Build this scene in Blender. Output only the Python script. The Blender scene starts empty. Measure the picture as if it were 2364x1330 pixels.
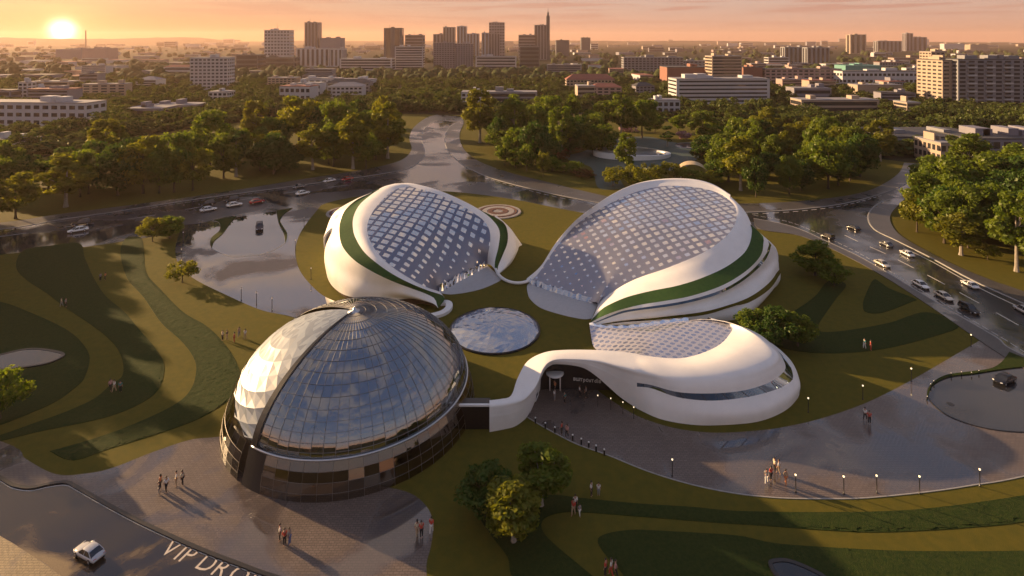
import bpy, bmesh, math, random
import numpy as np
from mathutils import Vector, Matrix, noise

# ------------------------------------------------------------------ camera, sky, sun, exposure
S = bpy.context.scene
COL = S.collection
F, H, CX, HY = 1300.0, 46.0, 1182.0, 93.0          # focal length in photo pixels, eye height (m), principal point
R = math.radians
cam_d = bpy.data.cameras.new("camera"); cam = bpy.data.objects.new("camera", cam_d); COL.objects.link(cam)
cam.location = (0, 0, H); cam.rotation_euler = (R(90), 0, 0)
cam_d.sensor_width = 36; cam_d.lens = 36*F/2364; cam_d.shift_y = -(665-HY)/2364
cam_d.clip_start = 0.5; cam_d.clip_end = 40000
S.camera = cam
SUN_AZ, SUN_EL = R(-62), R(12.5)                     # azimuth from +Y towards +X
GLOW_AZ, GLOW_EL = R(-38.6), R(0.65)
sd = bpy.data.lights.new("sun", 'SUN'); so = bpy.data.objects.new("sun", sd); COL.objects.link(so)
sd.energy = 5.0; sd.angle = R(0.6); sd.color = (1.0, 0.65, 0.33)
sv = Vector((math.sin(SUN_AZ)*math.cos(SUN_EL), math.cos(SUN_AZ)*math.cos(SUN_EL), math.sin(SUN_EL)))
so.rotation_euler = sv.to_track_quat('Z', 'Y').to_euler()
S.view_settings.view_transform = 'Standard'; S.view_settings.look = 'None'
S.view_settings.exposure = 1.38; S.view_settings.gamma = 1
S.cycles.use_denoising = True
S.cycles.max_bounces = 8; S.cycles.transparent_max_bounces = 12; S.cycles.volume_bounces = 1
S.cycles.sample_clamp_indirect = 6

class NT:
    """small helper round a node tree"""
    def __init__(s, tree):
        s.t = tree
        for n in list(tree.nodes): tree.nodes.remove(n)
    def n(s, kind, **kw):
        nd = s.t.nodes.new(kind)
        for k, v in kw.items():
            if k.startswith('i_'):
                nd.inputs[k[2:].replace('_', ' ')].default_value = v
            else: setattr(nd, k, v)
        return nd
    def l(s, a, b): s.t.links.new(a, b)
    def math(s, op, a, b=None, c=None, clamp=False):
        m = s.n('ShaderNodeMath', operation=op); m.use_clamp = clamp
        for i, v in enumerate((a, b, c)):
            if v is None: continue
            if isinstance(v, (int, float)): m.inputs[i].default_value = v
            else: s.l(v, m.inputs[i])
        return m.outputs[0]
    def vmath(s, op, a, b=None):
        m = s.n('ShaderNodeVectorMath', operation=op)
        for i, v in enumerate((a, b)):
            if v is None: continue
            if isinstance(v, (tuple, Vector)): m.inputs[i].default_value = v
            else: s.l(v, m.inputs[i])
        return m.outputs['Value'] if op in ('DOT_PRODUCT', 'LENGTH') else m.outputs[0]
    def mix(s, f, a, b, mode='MIX'):
        m = s.n('ShaderNodeMix', data_type='RGBA', blend_type=mode)
        for i, v in ((0, f), (6, a), (7, b)):
            if isinstance(v, (int, float)): m.inputs[i].default_value = v
            elif isinstance(v, tuple): m.inputs[i].default_value = (*v[:3], 1)
            else: s.l(v, m.inputs[i])
        return m.outputs[2]
    def ramp(s, f, stops, interp='LINEAR'):
        r = s.n('ShaderNodeValToRGB'); r.color_ramp.interpolation = interp
        e = r.color_ramp.elements
        while len(e) < len(stops): e.new(0.5)
        for el, (p, c) in zip(e, stops):
            el.position = p; el.color = (*c, 1) if isinstance(c, tuple) else (c, c, c, 1)
        s.l(f, r.inputs[0]); return r.outputs[0]
    def noise(s, vec, scale, detail=3, rough=.5, dist=0, out=0):
        n = s.n('ShaderNodeTexNoise', i_Scale=scale, i_Detail=detail, i_Roughness=rough, i_Distortion=dist)
        s.l(vec, n.inputs['Vector']); return n.outputs[out]

W = bpy.data.worlds.new("World"); S.world = W; W.use_nodes = True
w = NT(W.node_tree)
sky = w.n('ShaderNodeTexSky', sky_type='NISHITA'); sky.sun_disc = False
sky.sun_elevation = SUN_EL; sky.sun_rotation = SUN_AZ; sky.air_density = 1.3; sky.dust_density = 2.5
geo = w.n('ShaderNodeTexCoord'); d = geo.outputs['Generated']
sep = w.n('ShaderNodeSeparateXYZ'); w.l(d, sep.inputs[0]); z = sep.outputs['Z']
zz = w.math('MAXIMUM', z, 0.0)
gl = Vector((math.sin(GLOW_AZ)*math.cos(GLOW_EL), math.cos(GLOW_AZ)*math.cos(GLOW_EL), math.sin(GLOW_EL)))
ca = w.vmath('DOT_PRODUCT', d, tuple(gl)); ca = w.math('MAXIMUM', ca, 0.0)
# dusk bands: away from the sun, towards the sun
far_c = w.ramp(w.math('POWER', zz, 0.5), [(0.0, (.92, .42, .25)), (.10, (.88, .44, .29)), (.25, (.74, .50, .42)), (.5, (.48, .46, .54)), (.75, (.26, .32, .48)), (1, (.18, .245, .43))])
near_c = w.ramp(w.math('POWER', zz, 0.5), [(0.0, (.95, .27, .03)), (.10, (.80, .24, .07)), (.25, (.72, .40, .27)), (.5, (.72, .58, .55)), (.75, (.32, .35, .48)), (1, (.18, .245, .43))])
band = w.mix(w.math('POWER', ca, 7), far_c, near_c)
mp = w.n('ShaderNodeMapping'); w.l(d, mp.inputs[0]); mp.inputs['Scale'].default_value = (1, 1, 3.2)
cl = w.noise(mp.outputs[0], 3.4, 8, .6, .4)
clm = w.ramp(cl, [(.47, 0.0), (.60, 1.0)])
hi = w.ramp(z, [(.06, 0.0), (.3, 1.0)])
cf = w.math('MULTIPLY', w.math('MULTIPLY', clm, hi), .85)
band = w.mix(cf, band, w.mix(w.math('POWER', ca, 3), (.62, .52, .50), (1.0, .66, .40)))
mp2 = w.n('ShaderNodeMapping'); w.l(d, mp2.inputs[0]); mp2.inputs['Scale'].default_value = (1, 1, 22)
st = w.ramp(w.noise(mp2.outputs[0], 5.0, 5, .55, .3), [(.50, 0.0), (.60, 1.0)])
lowm = w.ramp(z, [(.012, 0.0), (.05, 1.0), (.2, 1.0), (.3, 0.0)])
band = w.mix(w.math('MULTIPLY', w.math('MULTIPLY', st, lowm), .62), band, (.62, .27, .21))
g1 = w.math('MULTIPLY', w.math('POWER', ca, 14000), 9.0)
g2 = w.math('MULTIPLY', w.math('POWER', ca, 900), .5)
g3 = w.math('MULTIPLY', w.math('POWER', ca, 60), .05)
def scl(c, f):
    m = w.n('ShaderNodeVectorMath', operation='SCALE'); m.inputs[0].default_value = c; w.l(f, m.inputs['Scale']); return m.outputs[0]
def add(a, b):
    m = w.n('ShaderNodeVectorMath', operation='ADD'); w.l(a, m.inputs[0]); w.l(b, m.inputs[1]); return m.outputs[0]
glow = add(add(scl((1, .88, .60), g1), scl((1, .52, .14), g2)), scl((1, .42, .12), g3))
base = add(band, glow)
bg1 = w.n('ShaderNodeBackground'); w.l(sky.outputs[0], bg1.inputs[0]); bg1.inputs[1].default_value = 0.008
bg2 = w.n('ShaderNodeBackground'); w.l(base, bg2.inputs[0]); bg2.inputs[1].default_value = 0.30
ads = w.n('ShaderNodeAddShader'); w.l(bg1.outputs[0], ads.inputs[0]); w.l(bg2.outputs[0], ads.inputs[1])
wo = w.n('ShaderNodeOutputWorld'); w.l(ads.outputs[0], wo.inputs[0])

# ------------------------------------------------------------------ helpers
random.seed(7); rng = np.random.default_rng(7)
def P(x, y, z=0.0):
    Y = F*(H-z)/(y-HY); return Vector(((x-CX)*Y/F, Y, z))
def C3(p):
    """(px, py[, z]) of the survey, or ('w', X, Y, Z)"""
    return Vector(p[1:]) if p[0] == 'w' else P(*p)
def cat(pts, per=6, closed=True):
    """Catmull-Rom through 2-D or 3-D tuples; a doubled point is a corner"""
    p = [np.array(q, float) for q in pts]; n = len(p); out = []
    for i in range(n if closed else n-1):
        a, b, c, e = [p[(i+k) % n] if closed else p[min(max(i+k, 0), n-1)] for k in (-1, 0, 1, 2)]
        if np.allclose(b, c): continue
        for k in range(per):
            t = k/per
            out.append(.5*((2*b)+(c-a)*t+(2*a-5*b+4*c-e)*t*t+(3*b-a-3*c+e)*t**3))
    if not closed: out.append(p[-1])
    return out
def curve(pts, n):
    """resample the smooth curve through survey points to n world points"""
    w_ = [np.array(C3(q)) for q in pts]
    c = np.array(cat(w_, 10, False)); L = np.r_[0, np.cumsum(np.linalg.norm(np.diff(c, axis=0), axis=1))]
    t = np.linspace(0, L[-1], n)
    return np.stack([np.interp(t, L, c[:, k]) for k in range(3)], 1)
def mesh(name, verts, faces, mats=None, parent=None, smooth=False, mi=None, uv=None):
    me = bpy.data.meshes.new(name); me.from_pydata([tuple(v) for v in verts], [], faces)
    if smooth: me.polygons.foreach_set('use_smooth', [True]*len(me.polygons))
    for m in (mats if isinstance(mats, (list, tuple)) else [mats] if mats else []): me.materials.append(m)
    if mi is not None: me.polygons.foreach_set('material_index', mi)
    me.update()
    o = bpy.data.objects.new(name, me); COL.objects.link(o)
    if parent: o.parent = parent
    return o
class MB:
    """collects shapes into one mesh"""
    def __init__(s): s.v = []; s.f = []; s.mi = []
    def add(s, v, f, m=0):
        k = len(s.v); s.v += [tuple(q) for q in v]; s.f += [tuple(i+k for i in q) for q in f]; s.mi += [m]*len(f); return s
    def box(s, x0, x1, y0, y1, z0, z1, m=0):
        return s.add([(x0,y0,z0),(x1,y0,z0),(x1,y1,z0),(x0,y1,z0),(x0,y0,z1),(x1,y0,z1),(x1,y1,z1),(x0,y1,z1)],
                     [(3,2,1,0),(4,5,6,7),(0,1,5,4),(1,2,6,5),(2,3,7,6),(3,0,4,7)], m)
    def tube(s, pts, rad, n=6, m=0, cap=True):
        pts = [Vector(p) for p in pts]; rad = rad if isinstance(rad, (list, tuple)) else [rad]*len(pts); vs = []; fs = []
        for i, p in enumerate(pts):
            t = (pts[min(i+1, len(pts)-1)]-pts[max(i-1, 0)]).normalized()
            a = t.cross(Vector((0,0,1))) if abs(t.z) < .95 else t.cross(Vector((1,0,0)))
            a.normalize(); b = t.cross(a)
            for k in range(n):
                an = 2*math.pi*k/n; vs.append(p+(a*math.cos(an)+b*math.sin(an))*rad[i])
        for i in range(len(pts)-1):
            for k in range(n): fs.append((i*n+k, i*n+(k+1)%n, (i+1)*n+(k+1)%n, (i+1)*n+k))
        if cap: fs.append(tuple(range(n))[::-1]); fs.append(tuple((len(pts)-1)*n+k for k in range(n)))
        return s.add(vs, fs, m)
    def lathe(s, prof, n=16, c=(0,0,0), m=0):
        vs = [(c[0]+r*math.cos(2*math.pi*k/n), c[1]+r*math.sin(2*math.pi*k/n), c[2]+z_) for r, z_ in prof for k in range(n)]
        fs = [(i*n+k, i*n+(k+1)%n, (i+1)*n+(k+1)%n, (i+1)*n+k) for i in range(len(prof)-1) for k in range(n)]
        fs.append(tuple((len(prof)-1)*n+k for k in range(n))); fs.append(tuple(range(n))[::-1])
        return s.add(vs, fs, m)
    def build(s, name, mats, parent=None, smooth=False): return mesh(name, s.v, s.f, mats, parent, smooth, s.mi)
def tag(o, label=None, cat_=None, group=None, kind=None):
    if label: o['label'] = label
    if cat_: o['category'] = cat_
    if group: o['group'] = group
    if kind: o['kind'] = kind
    return o
def thing(name, label, cat_, loc=(0,0,0), rz=0, group=None):
    o = bpy.data.objects.new(name, None); COL.objects.link(o); o.location = loc; o.rotation_euler = (0,0,rz)
    o.empty_display_size = .2
    return tag(o, label, cat_, group)
KIDS = {}
def kids(o):
    return [c for c in o.children]
def dup(root, loc, rz=0, scale=None, label=None, group=None, color=None):
    """copy of a thing with copies of its parts and sub-parts (mesh data shared)"""
    def cp(o, par):
        c = o.copy(); COL.objects.link(c)
        if par: c.parent = par
        for ch in o.children: cp(ch, c)
        return c
    r = cp(root, None); r.location = loc; r.rotation_euler = (0,0,rz)
    if scale: r.scale = scale
    if label: r['label'] = label
    if group: r['group'] = group
    return r
def sheet(name, px, zed, m, per=6, smooth=True, thick=0.0, kind='structure', parent=None):
    """flat polygon on the ground from survey points (a slab when thick)"""
    pts = cat(px, per) if smooth else px
    w_ = [P(a, b) for a, b in pts]; n = len(w_)
    v = [(p.x, p.y, zed) for p in w_]; f = [tuple(range(n))]
    if thick:
        v += [(p.x, p.y, zed-thick) for p in w_]
        f += [(i, i+n, (i+1)%n+n, (i+1)%n) for i in range(n)]
    o = mesh(name, v, f, m, parent)
    bm = bmesh.new(); bm.from_mesh(o.data); bmesh.ops.recalc_face_normals(bm, faces=bm.faces)
    top = [q for q in bm.faces if len(q.verts) == n]
    if top and top[0].normal.z < 0: bmesh.ops.reverse_faces(bm, faces=bm.faces)
    bmesh.ops.triangulate(bm, faces=[q for q in bm.faces if len(q.verts) > 4]); bm.to_mesh(o.data); bm.free()
    if kind: o['kind'] = kind
    return o
def strip(name, px, width, z0, z1, m, closed=False, per=6, kind='structure', parent=None, dash=None):
    """kerb or painted line along survey points"""
    pts = [P(a, b) for a, b in cat(px, per, closed)]
    if closed: pts.append(pts[0])
    mb = MB()
    if dash:
        c = np.array([tuple(p) for p in pts]); L = np.r_[0, np.cumsum(np.linalg.norm(np.diff(c, axis=0), axis=1))]
        s0 = 0
        while s0 < L[-1]:
            s1 = min(s0+dash[0], L[-1]); seg = [Vector([np.interp(q, L, c[:, k]) for k in range(3)]) for q in np.linspace(s0, s1, 4)]
            _rib(mb, seg, width, z0, z1); s0 += dash[0]+dash[1]
    else: _rib(mb, pts, width, z0, z1)
    o = mb.build(name, m, parent)
    if kind: o['kind'] = kind
    return o
def _rib(mb, pts, width, z0, z1):
    n = len(pts); L_, R_ = [], []
    for i, p in enumerate(pts):
        t = pts[min(i+1, n-1)]-pts[max(i-1, 0)]; t.normalize(); q = Vector((-t.y, t.x, 0))*width/2
        L_.append(p+q); R_.append(p-q)
    v = [(p.x,p.y,z1) for p in L_]+[(p.x,p.y,z1) for p in R_]
    f = [(i, n+i, n+i+1, i+1) for i in range(n-1)]
    if z1-z0 > .02:
        v += [(p.x,p.y,z0) for p in L_]+[(p.x,p.y,z0) for p in R_]
        f += [(i, i+1, 2*n+i+1, 2*n+i) for i in range(n-1)]+[(n+i+1, n+i, 3*n+i, 3*n+i+1) for i in range(n-1)]
    mb.add(v, f)
def inside(poly, x, y):
    px, py = poly[:, 0], poly[:, 1]; qx, qy = np.roll(px, -1), np.roll(py, -1); c = np.zeros(x.shape, bool)
    for a, b, e, g in zip(px, py, qx, qy):
        if b == g: continue
        c ^= ((b > y) != (g > y)) & (x < (e-a)*(y-b)/(g-b)+a)
    return c

# ------------------------------------------------------------------ materials
def mat(name, col, rough=.5, metal=0., var=0., scale=1., bump=0., bscale=None, spec=.5, objcol=False, coords='Object', col2=None, bdist=.05):
    m = bpy.data.materials.new(name); m.use_nodes = True; t = NT(m.node_tree)
    b = t.n('ShaderNodeBsdfPrincipled', i_Roughness=rough, i_Metallic=metal); b.inputs['Specular IOR Level'].default_value = spec
    o = t.n('ShaderNodeOutputMaterial'); t.l(b.outputs[0], o.inputs[0])
    tc = t.n('ShaderNodeTexCoord').outputs[coords]
    src = None
    if objcol: src = t.n('ShaderNodeObjectInfo').outputs['Color']
    if var or col2:
        nz = t.noise(tc, scale, 6, .65)
        c2 = col2 or tuple(c*(1-var) for c in col); f = t.ramp(nz, [(.3, 0.0), (.7, 1.0)])
        c = t.mix(f, src if src else col, c2 if not objcol else t.mix(.25, src, (0,0,0)))
        t.l(c, b.inputs['Base Color'])
    elif src: t.l(src, b.inputs['Base Color'])
    else: b.inputs['Base Color'].default_value = (*col, 1)
    if bump:
        bn = t.n('ShaderNodeBump', i_Strength=bump, i_Distance=bdist); t.l(t.noise(tc, bscale or scale*4, 4), bn.inputs['Height']); t.l(bn.outputs[0], b.inputs['Normal'])
    return m
def emit(name, col, st_):
    m = bpy.data.materials.new(name); m.use_nodes = True; t = NT(m.node_tree)
    b = t.n('ShaderNodeBsdfPrincipled', i_Roughness=.4); b.inputs['Base Color'].default_value = (*col, 1)
    b.inputs['Emission Color'].default_value = (*col, 1); b.inputs['Emission Strength'].default_value = st_
    o = t.n('ShaderNodeOutputMaterial'); t.l(b.outputs[0], o.inputs[0]); return m
def wet(name, dry, wetc, cover=.5, scale=.07, brick=0, r_wet=.03, r_dry=.4, bump=.15, stretch=(1,1,1), shine=.55, wm=.6):
    """paving or asphalt with standing water in the low spots"""
    m = bpy.data.materials.new(name); m.use_nodes = True; t = NT(m.node_tree)
    b = t.n('ShaderNodeBsdfPrincipled'); o = t.n('ShaderNodeOutputMaterial'); t.l(b.outputs[0], o.inputs[0])
    tc = t.n('ShaderNodeTexCoord').outputs['Object']
    mp_ = t.n('ShaderNodeMapping'); t.l(tc, mp_.inputs[0]); mp_.inputs['Scale'].default_value = stretch
    nz = t.noise(mp_.outputs[0], scale, 7, .55, .6)
    k = .5+(.5-cover)*.35
    f = t.ramp(nz, [(k-.045, 0.0), (k+.045, 1.0)])
    fine = t.noise(tc, 9, 3); big = t.noise(tc, .25, 4)
    dc = t.mix(t.ramp(fine, [(.3, 0.0), (.7, 1.0)]), dry, tuple(c*.62 for c in dry))
    dc = t.mix(t.ramp(big, [(.35, 0.0), (.7, .6)]), dc, tuple(c*.6 for c in dry))
    hgt = fine
    if brick:
        br = t.n('ShaderNodeTexBrick', i_Scale=1.0); t.l(tc, br.inputs['Vector'])
        for s_, v in (('Mortar Size', .03), ('Brick Width', brick), ('Row Height', brick*.5)): br.inputs[s_].default_value = v
        br.inputs['Color1'].default_value = (1,1,1,1); br.inputs['Color2'].default_value = (.72,.72,.72,1); br.inputs['Mortar'].default_value = (.4,.4,.4,1)
        dc = t.mix(.8, dc, br.outputs[0], 'MULTIPLY')
    c = t.mix(f, dc, t.mix(wm, dc, wetc))
    t.l(c, b.inputs['Base Color'])
    t.l(t.math('ADD', t.math('MULTIPLY', t.math('SUBTRACT', 1.0, f), r_dry-r_wet), r_wet), b.inputs['Roughness'])
    t.l(t.math('ADD', t.math('MULTIPLY', f, shine), 1.42), b.inputs['IOR'])
    bn = t.n('ShaderNodeBump', i_Distance=.03); t.l(hgt, bn.inputs['Height'])
    t.l(t.math('MULTIPLY', t.math('SUBTRACT', 1.0, f), bump), bn.inputs['Strength']); t.l(bn.outputs[0], b.inputs['Normal'])
    return m
def foliage(name, c1, c2, c3, tr=.35):
    m = bpy.data.materials.new(name); m.use_nodes = True; t = NT(m.node_tree)
    tc = t.n('ShaderNodeTexCoord').outputs['Object']; oi = t.n('ShaderNodeObjectInfo')
    nz = t.noise(tc, .5, 3); f = t.ramp(nz, [(.3, 0.0), (.7, 1.0)])
    c = t.mix(f, c1, c2); c = t.mix(t.math('MULTIPLY', oi.outputs['Random'], .8), c, c3)
    df = t.n('ShaderNodeBsdfDiffuse'); tl = t.n('ShaderNodeBsdfTranslucent'); gl_ = t.n('ShaderNodeBsdfGlossy', i_Roughness=.45)
    t.l(c, df.inputs[0]); t.l(t.mix(1.0, c, (1.6, 1.5, .55), 'MULTIPLY'), tl.inputs[0]); gl_.inputs[0].default_value = (.25,.25,.2,1)
    m1 = t.n('ShaderNodeMixShader'); m1.inputs[0].default_value = tr; t.l(df.outputs[0], m1.inputs[1]); t.l(tl.outputs[0], m1.inputs[2])
    m2 = t.n('ShaderNodeMixShader'); m2.inputs[0].default_value = .06; t.l(m1.outputs[0], m2.inputs[1]); t.l(gl_.outputs[0], m2.inputs[2])
    o = t.n('ShaderNodeOutputMaterial'); t.l(m2.outputs[0], o.inputs[0]); return m

M = {}
M['white'] = mat('white render', (.80,.785,.76), .42, 0, .10, .45, .06, 12, .4)
M['grey'] = mat('pale grey paving', (.42,.42,.43), .45, 0, .15, 1.5, .05, 20)
M['black'] = mat('black cladding', (.012,.012,.014), .35, 0, .3, 2)
M['dark_metal'] = mat('dark metal', (.03,.032,.036), .3, .6, .3, 6)
M['steel'] = mat('brushed steel', (.55,.57,.60), .28, .9, .15, 5)
M['white_paint'] = mat('white road paint', (.72,.70,.66), .55, 0, .4, 3)
M['kerb'] = mat('concrete kerb', (.36,.35,.33), .7, 0, .3, 2, .1, 12)
M['black_kerb'] = mat('black granite kerb', (.015,.015,.016), .4, 0, .4, 3)
M['lawn'] = mat('mown lawn', (.112,.092,.013), .9, 0, 0, .9, .7, 16, .1, col2=(.078,.074,.012), bdist=.05)
M['tall_grass'] = mat('tall grass', (.016,.034,.007), .9, 0, 0, 3.2, .9, 12, .1, col2=(.038,.050,.010), bdist=.10)
M['terrain'] = mat('city ground', (.022,.026,.013), .95, 0, 0, .01, 0, None, .05, col2=(.038,.036,.024))
M['roof_green'] = mat('sedum roof', (.022,.062,.016), .8, 0, 0, 1.6, .3, 10, .2, col2=(.036,.085,.020))
M['asphalt'] = wet('wet asphalt', (.050,.050,.055), (.03,.03,.034), .5, .05, 0, .09, .36, .2, shine=1.1)
M['asphalt_mirror'] = wet('flooded asphalt', (.05,.05,.052), (.02,.02,.022), .95, .05, 0, .02, .2, .1, shine=1.9)
M['plaza'] = wet('wet pavers', (.21,.165,.14), (.05,.043,.042), .42, .075, .5, .05, .42, .3)
M['plaza_wet'] = wet('flooded pavers', (.095,.082,.085), (.05,.047,.05), .62, .06, .5, .03, .35, .3, shine=1.9)
M['circle'] = wet('smooth asphalt', (.045,.048,.055), (.02,.02,.022), .95, .05, 0, .05, .2, .1, shine=.25)
M['drop_road'] = wet('patchy drying asphalt', (.19,.13,.065), (.010,.009,.010), .70, .085, 0, .06, .5, .3, shine=.3, wm=.93)
M['gravel'] = wet('golden gravel paving', (.34,.25,.13), (.12,.09,.05), .25, .2, .5, .2, .5, .6)
M['pavement'] = wet('damp pavement', (.125,.115,.108), (.05,.048,.047), .30, .06, .6, .10, .40, .25)
M['trunk'] = mat('bark', (.085,.062,.042), .9, 0, .5, 3, .4, 8)
M['birch'] = mat('pale bark', (.34,.30,.25), .85, 0, .5, 4, .2, 8)
M['leaf_a'] = foliage('foliage green', (.055,.110,.013), (.175,.215,.022), (.095,.130,.017), .48)
M['leaf_b'] = foliage('foliage olive', (.080,.110,.013), (.225,.220,.022), (.130,.135,.018), .48)
M['leaf_c'] = foliage('foliage deep', (.026,.070,.012), (.070,.115,.018), (.042,.078,.014), .32)
M['leaf_far'] = foliage('foliage far', (.045,.075,.018), (.095,.115,.026), (.065,.085,.020), .3)
M['leaf_red'] = foliage('foliage russet', (.10,.045,.02), (.16,.07,.025), (.09,.05,.02))
def pane_mat(name, cell, rot, zlo, zhi, s_lo, s_hi, frame_col, pane_stops, tilt=.05, circle=False, frame_rough=.32):
    """roof skin of metal with glass panes set in it; panes shrink towards the low edge"""
    m = bpy.data.materials.new(name); m.use_nodes = True; t = NT(m.node_tree)
    uv = t.n('ShaderNodeTexCoord'); mp_ = t.n('ShaderNodeMapping'); t.l(uv.outputs['UV'], mp_.inputs[0])
    mp_.inputs['Rotation'].default_value = (0, 0, rot); mp_.inputs['Scale'].default_value = (1/cell, 1/cell, 1)
    fr = t.vmath('FRACTION', mp_.outputs[0]); fl = t.vmath('FLOOR', mp_.outputs[0])
    sp = t.n('ShaderNodeSeparateXYZ'); t.l(fr, sp.inputs[0])
    ax = t.math('ABSOLUTE', t.math('SUBTRACT', sp.outputs[0], .5)); ay = t.math('ABSOLUTE', t.math('SUBTRACT', sp.outputs[1], .5))
    dist = t.math('SQRT', t.math('ADD', t.math('MULTIPLY', ax, ax), t.math('MULTIPLY', ay, ay))) if circle else t.math('MAXIMUM', ax, ay)
    pos = t.n('ShaderNodeSeparateXYZ'); t.l(uv.outputs['Object'], pos.inputs[0])
    mr = t.n('ShaderNodeMapRange', clamp=True); t.l(pos.outputs['Z'], mr.inputs[0])
    for i, v in zip((1, 2, 3, 4), (zlo, zhi, s_lo, s_hi)): mr.inputs[i].default_value = v
    wn = t.n('ShaderNodeTexWhiteNoise', noise_dimensions='3D'); t.l(fl, wn.inputs['Vector'])
    mask = t.math('GREATER_THAN', mr.outputs[0], dist)
    pat = t.noise(fl, .22, 2); pc = t.ramp(t.math('ADD', t.math('MULTIPLY', wn.outputs['Value'], .25), t.math('MULTIPLY', pat, .75)), pane_stops)
    g = t.n('ShaderNodeNewGeometry')
    rv = t.vmath('MULTIPLY', t.vmath('SUBTRACT', wn.outputs['Color'], (.5,.5,.5)), (tilt,)*3)
    nv = t.vmath('NORMALIZE', t.vmath('ADD', g.outputs['Normal'], rv))
    nz = t.noise(uv.outputs['Object'], .8, 4)
    a = t.n('ShaderNodeBsdfPrincipled', i_Metallic=.65); a.inputs['Base Color'].default_value = (*frame_col, 1)
    t.l(t.math('ADD', t.math('MULTIPLY', nz, .2), frame_rough-.1), a.inputs['Roughness'])
    b = t.n('ShaderNodeBsdfPrincipled', i_Metallic=.75, i_Roughness=.06); t.l(pc, b.inputs['Base Color']); t.l(nv, b.inputs['Normal'])
    mx = t.n('ShaderNodeMixShader'); t.l(mask, mx.inputs[0]); t.l(a.outputs[0], mx.inputs[1]); t.l(b.outputs[0], mx.inputs[2])
    o = t.n('ShaderNodeOutputMaterial'); t.l(mx.outputs[0], o.inputs[0]); return m
def glass_mat(name, tint, clear, tilt=.03, refl=(1,1,1), f0=1.9, cells=None, base=(.01,.012,.016)):
    """curtain glass: part see-through, part mirror, each pane a hair out of true (UV cells)"""
    m = bpy.data.materials.new(name); m.use_nodes = True; t = NT(m.node_tree)
    g = t.n('ShaderNodeNewGeometry'); nv = g.outputs['Normal']
    if tilt:
        uv = t.n('ShaderNodeTexCoord').outputs['UV']; fl = t.vmath('FLOOR', uv)
        wn = t.n('ShaderNodeTexWhiteNoise', noise_dimensions='3D'); t.l(fl, wn.inputs['Vector'])
        nv = t.vmath('NORMALIZE', t.vmath('ADD', nv, t.vmath('MULTIPLY', t.vmath('SUBTRACT', wn.outputs['Color'], (.5,.5,.5)), (tilt,)*3)))
    fz = t.n('ShaderNodeFresnel', i_IOR=f0); t.l(nv, fz.inputs['Normal'])
    gl_ = t.n('ShaderNodeBsdfGlossy', i_Roughness=.02); gl_.inputs[0].default_value = (*refl, 1); t.l(nv, gl_.inputs['Normal'])
    tr = t.n('ShaderNodeBsdfTransparent'); tr.inputs[0].default_value = (*tint, 1)
    df = t.n('ShaderNodeBsdfDiffuse'); df.inputs[0].default_value = (*base, 1)
    m1 = t.n('ShaderNodeMixShader'); m1.inputs[0].default_value = clear; t.l(df.outputs[0], m1.inputs[1]); t.l(tr.outputs[0], m1.inputs[2])
    m2 = t.n('ShaderNodeMixShader'); t.l(fz.outputs[0], m2.inputs[0]); t.l(m1.outputs[0], m2.inputs[1]); t.l(gl_.outputs[0], m2.inputs[2])
    o = t.n('ShaderNodeOutputMaterial'); t.l(m2.outputs[0], o.inputs[0]); return m
CREAM = (.86,.80,.70); BLUE = (.28,.40,.58); RED = (.62,.30,.24); PALE = (.70,.74,.80)
M['roof_nw'] = pane_mat('pavilion roof skin one', 1.85, R(12), 1.6, 10.0, .09, .36, (.17,.19,.26), [(.25, (.75,.73,.70)), (.5, CREAM), (.75, (.66,.66,.68))])
M['roof_ne'] = pane_mat('pavilion roof skin two', 1.65, R(-14), 2.0, 11.0, .10, .34, (.29,.29,.34), [(.30, BLUE), (.40, PALE), (.48, CREAM), (.60, CREAM), (.66, PALE), (.74, RED)], .06)
M['roof_se'] = pane_mat('pavilion roof skin three', 1.0, R(45), -3, 1.0, .30, .34, (.50,.50,.56), [(.3, (.25,.30,.45)), (.7, (.32,.36,.50))], .04, True)
M['win_blue'] = glass_mat('blue window glass', (.3,.35,.4), .1, .05, (.7,.85,1), 1.55, base=(.045,.085,.15))
M['win_dark'] = glass_mat('dark window glass', (.3,.3,.3), .3, .08, (1,.95,.9), 1.7)
M['dome'] = glass_mat('dome glass', (.58,.64,.78), .95, .06, (.88,.95,1), 3.3)
M['drum'] = glass_mat('drum glass', (.55,.45,.34), .85, .05, (1,.9,.8), 2.2)
M['clear'] = glass_mat('clear dome glass', (.62,.60,.52), .97, .02, (1,1,1), 1.5)
M['lens'] = glass_mat('skylight glass', (.4,.5,.6), .1, .10, (.95,.97,1), 4.2, base=(.16,.19,.26))
M['water'] = glass_mat('pond water', (.2,.22,.22), 0, 0, (1,1,1), 1.6, base=(.02,.022,.022))

# ------------------------------------------------------------------ ground, roads, lawns
g = MB(); RG = 9000
ring = [(RG*math.cos(a), RG*math.sin(a), -.06) for a in np.linspace(0, 2*math.pi, 96, endpoint=False)]
g.add(ring, [tuple(range(96))]); tag(g.build('terrain', M['terrain']), kind='structure')
hm = MB()                                                            # far ridge on the horizon
for (a0, a1, rad, h0, seed) in ((-62, 62, 8300, 40, 1), (-60, -12, 7600, 78, 2), (0, 30, 7900, 50, 3)):
    n = 90; v = []
    for i in range(n+1):
        a = R(a0+(a1-a0)*i/n); k = math.sin(math.pi*i/n)**.5
        hh = max(2, h0*k*(.75+.5*noise.noise(Vector((i*.09, seed*7.3, 0)))+.12*noise.noise(Vector((i*.7, seed, 3)))))
        for q, zz_ in ((-500, -1), (0, hh), (600, -1)): v.append(((rad+q)*math.sin(a), (rad+q)*math.cos(a), zz_))
    hm.add(v, [(3*i+j, 3*i+3+j, 3*i+4+j, 3*i+1+j) for i in range(n) for j in (0, 1)])
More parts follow.
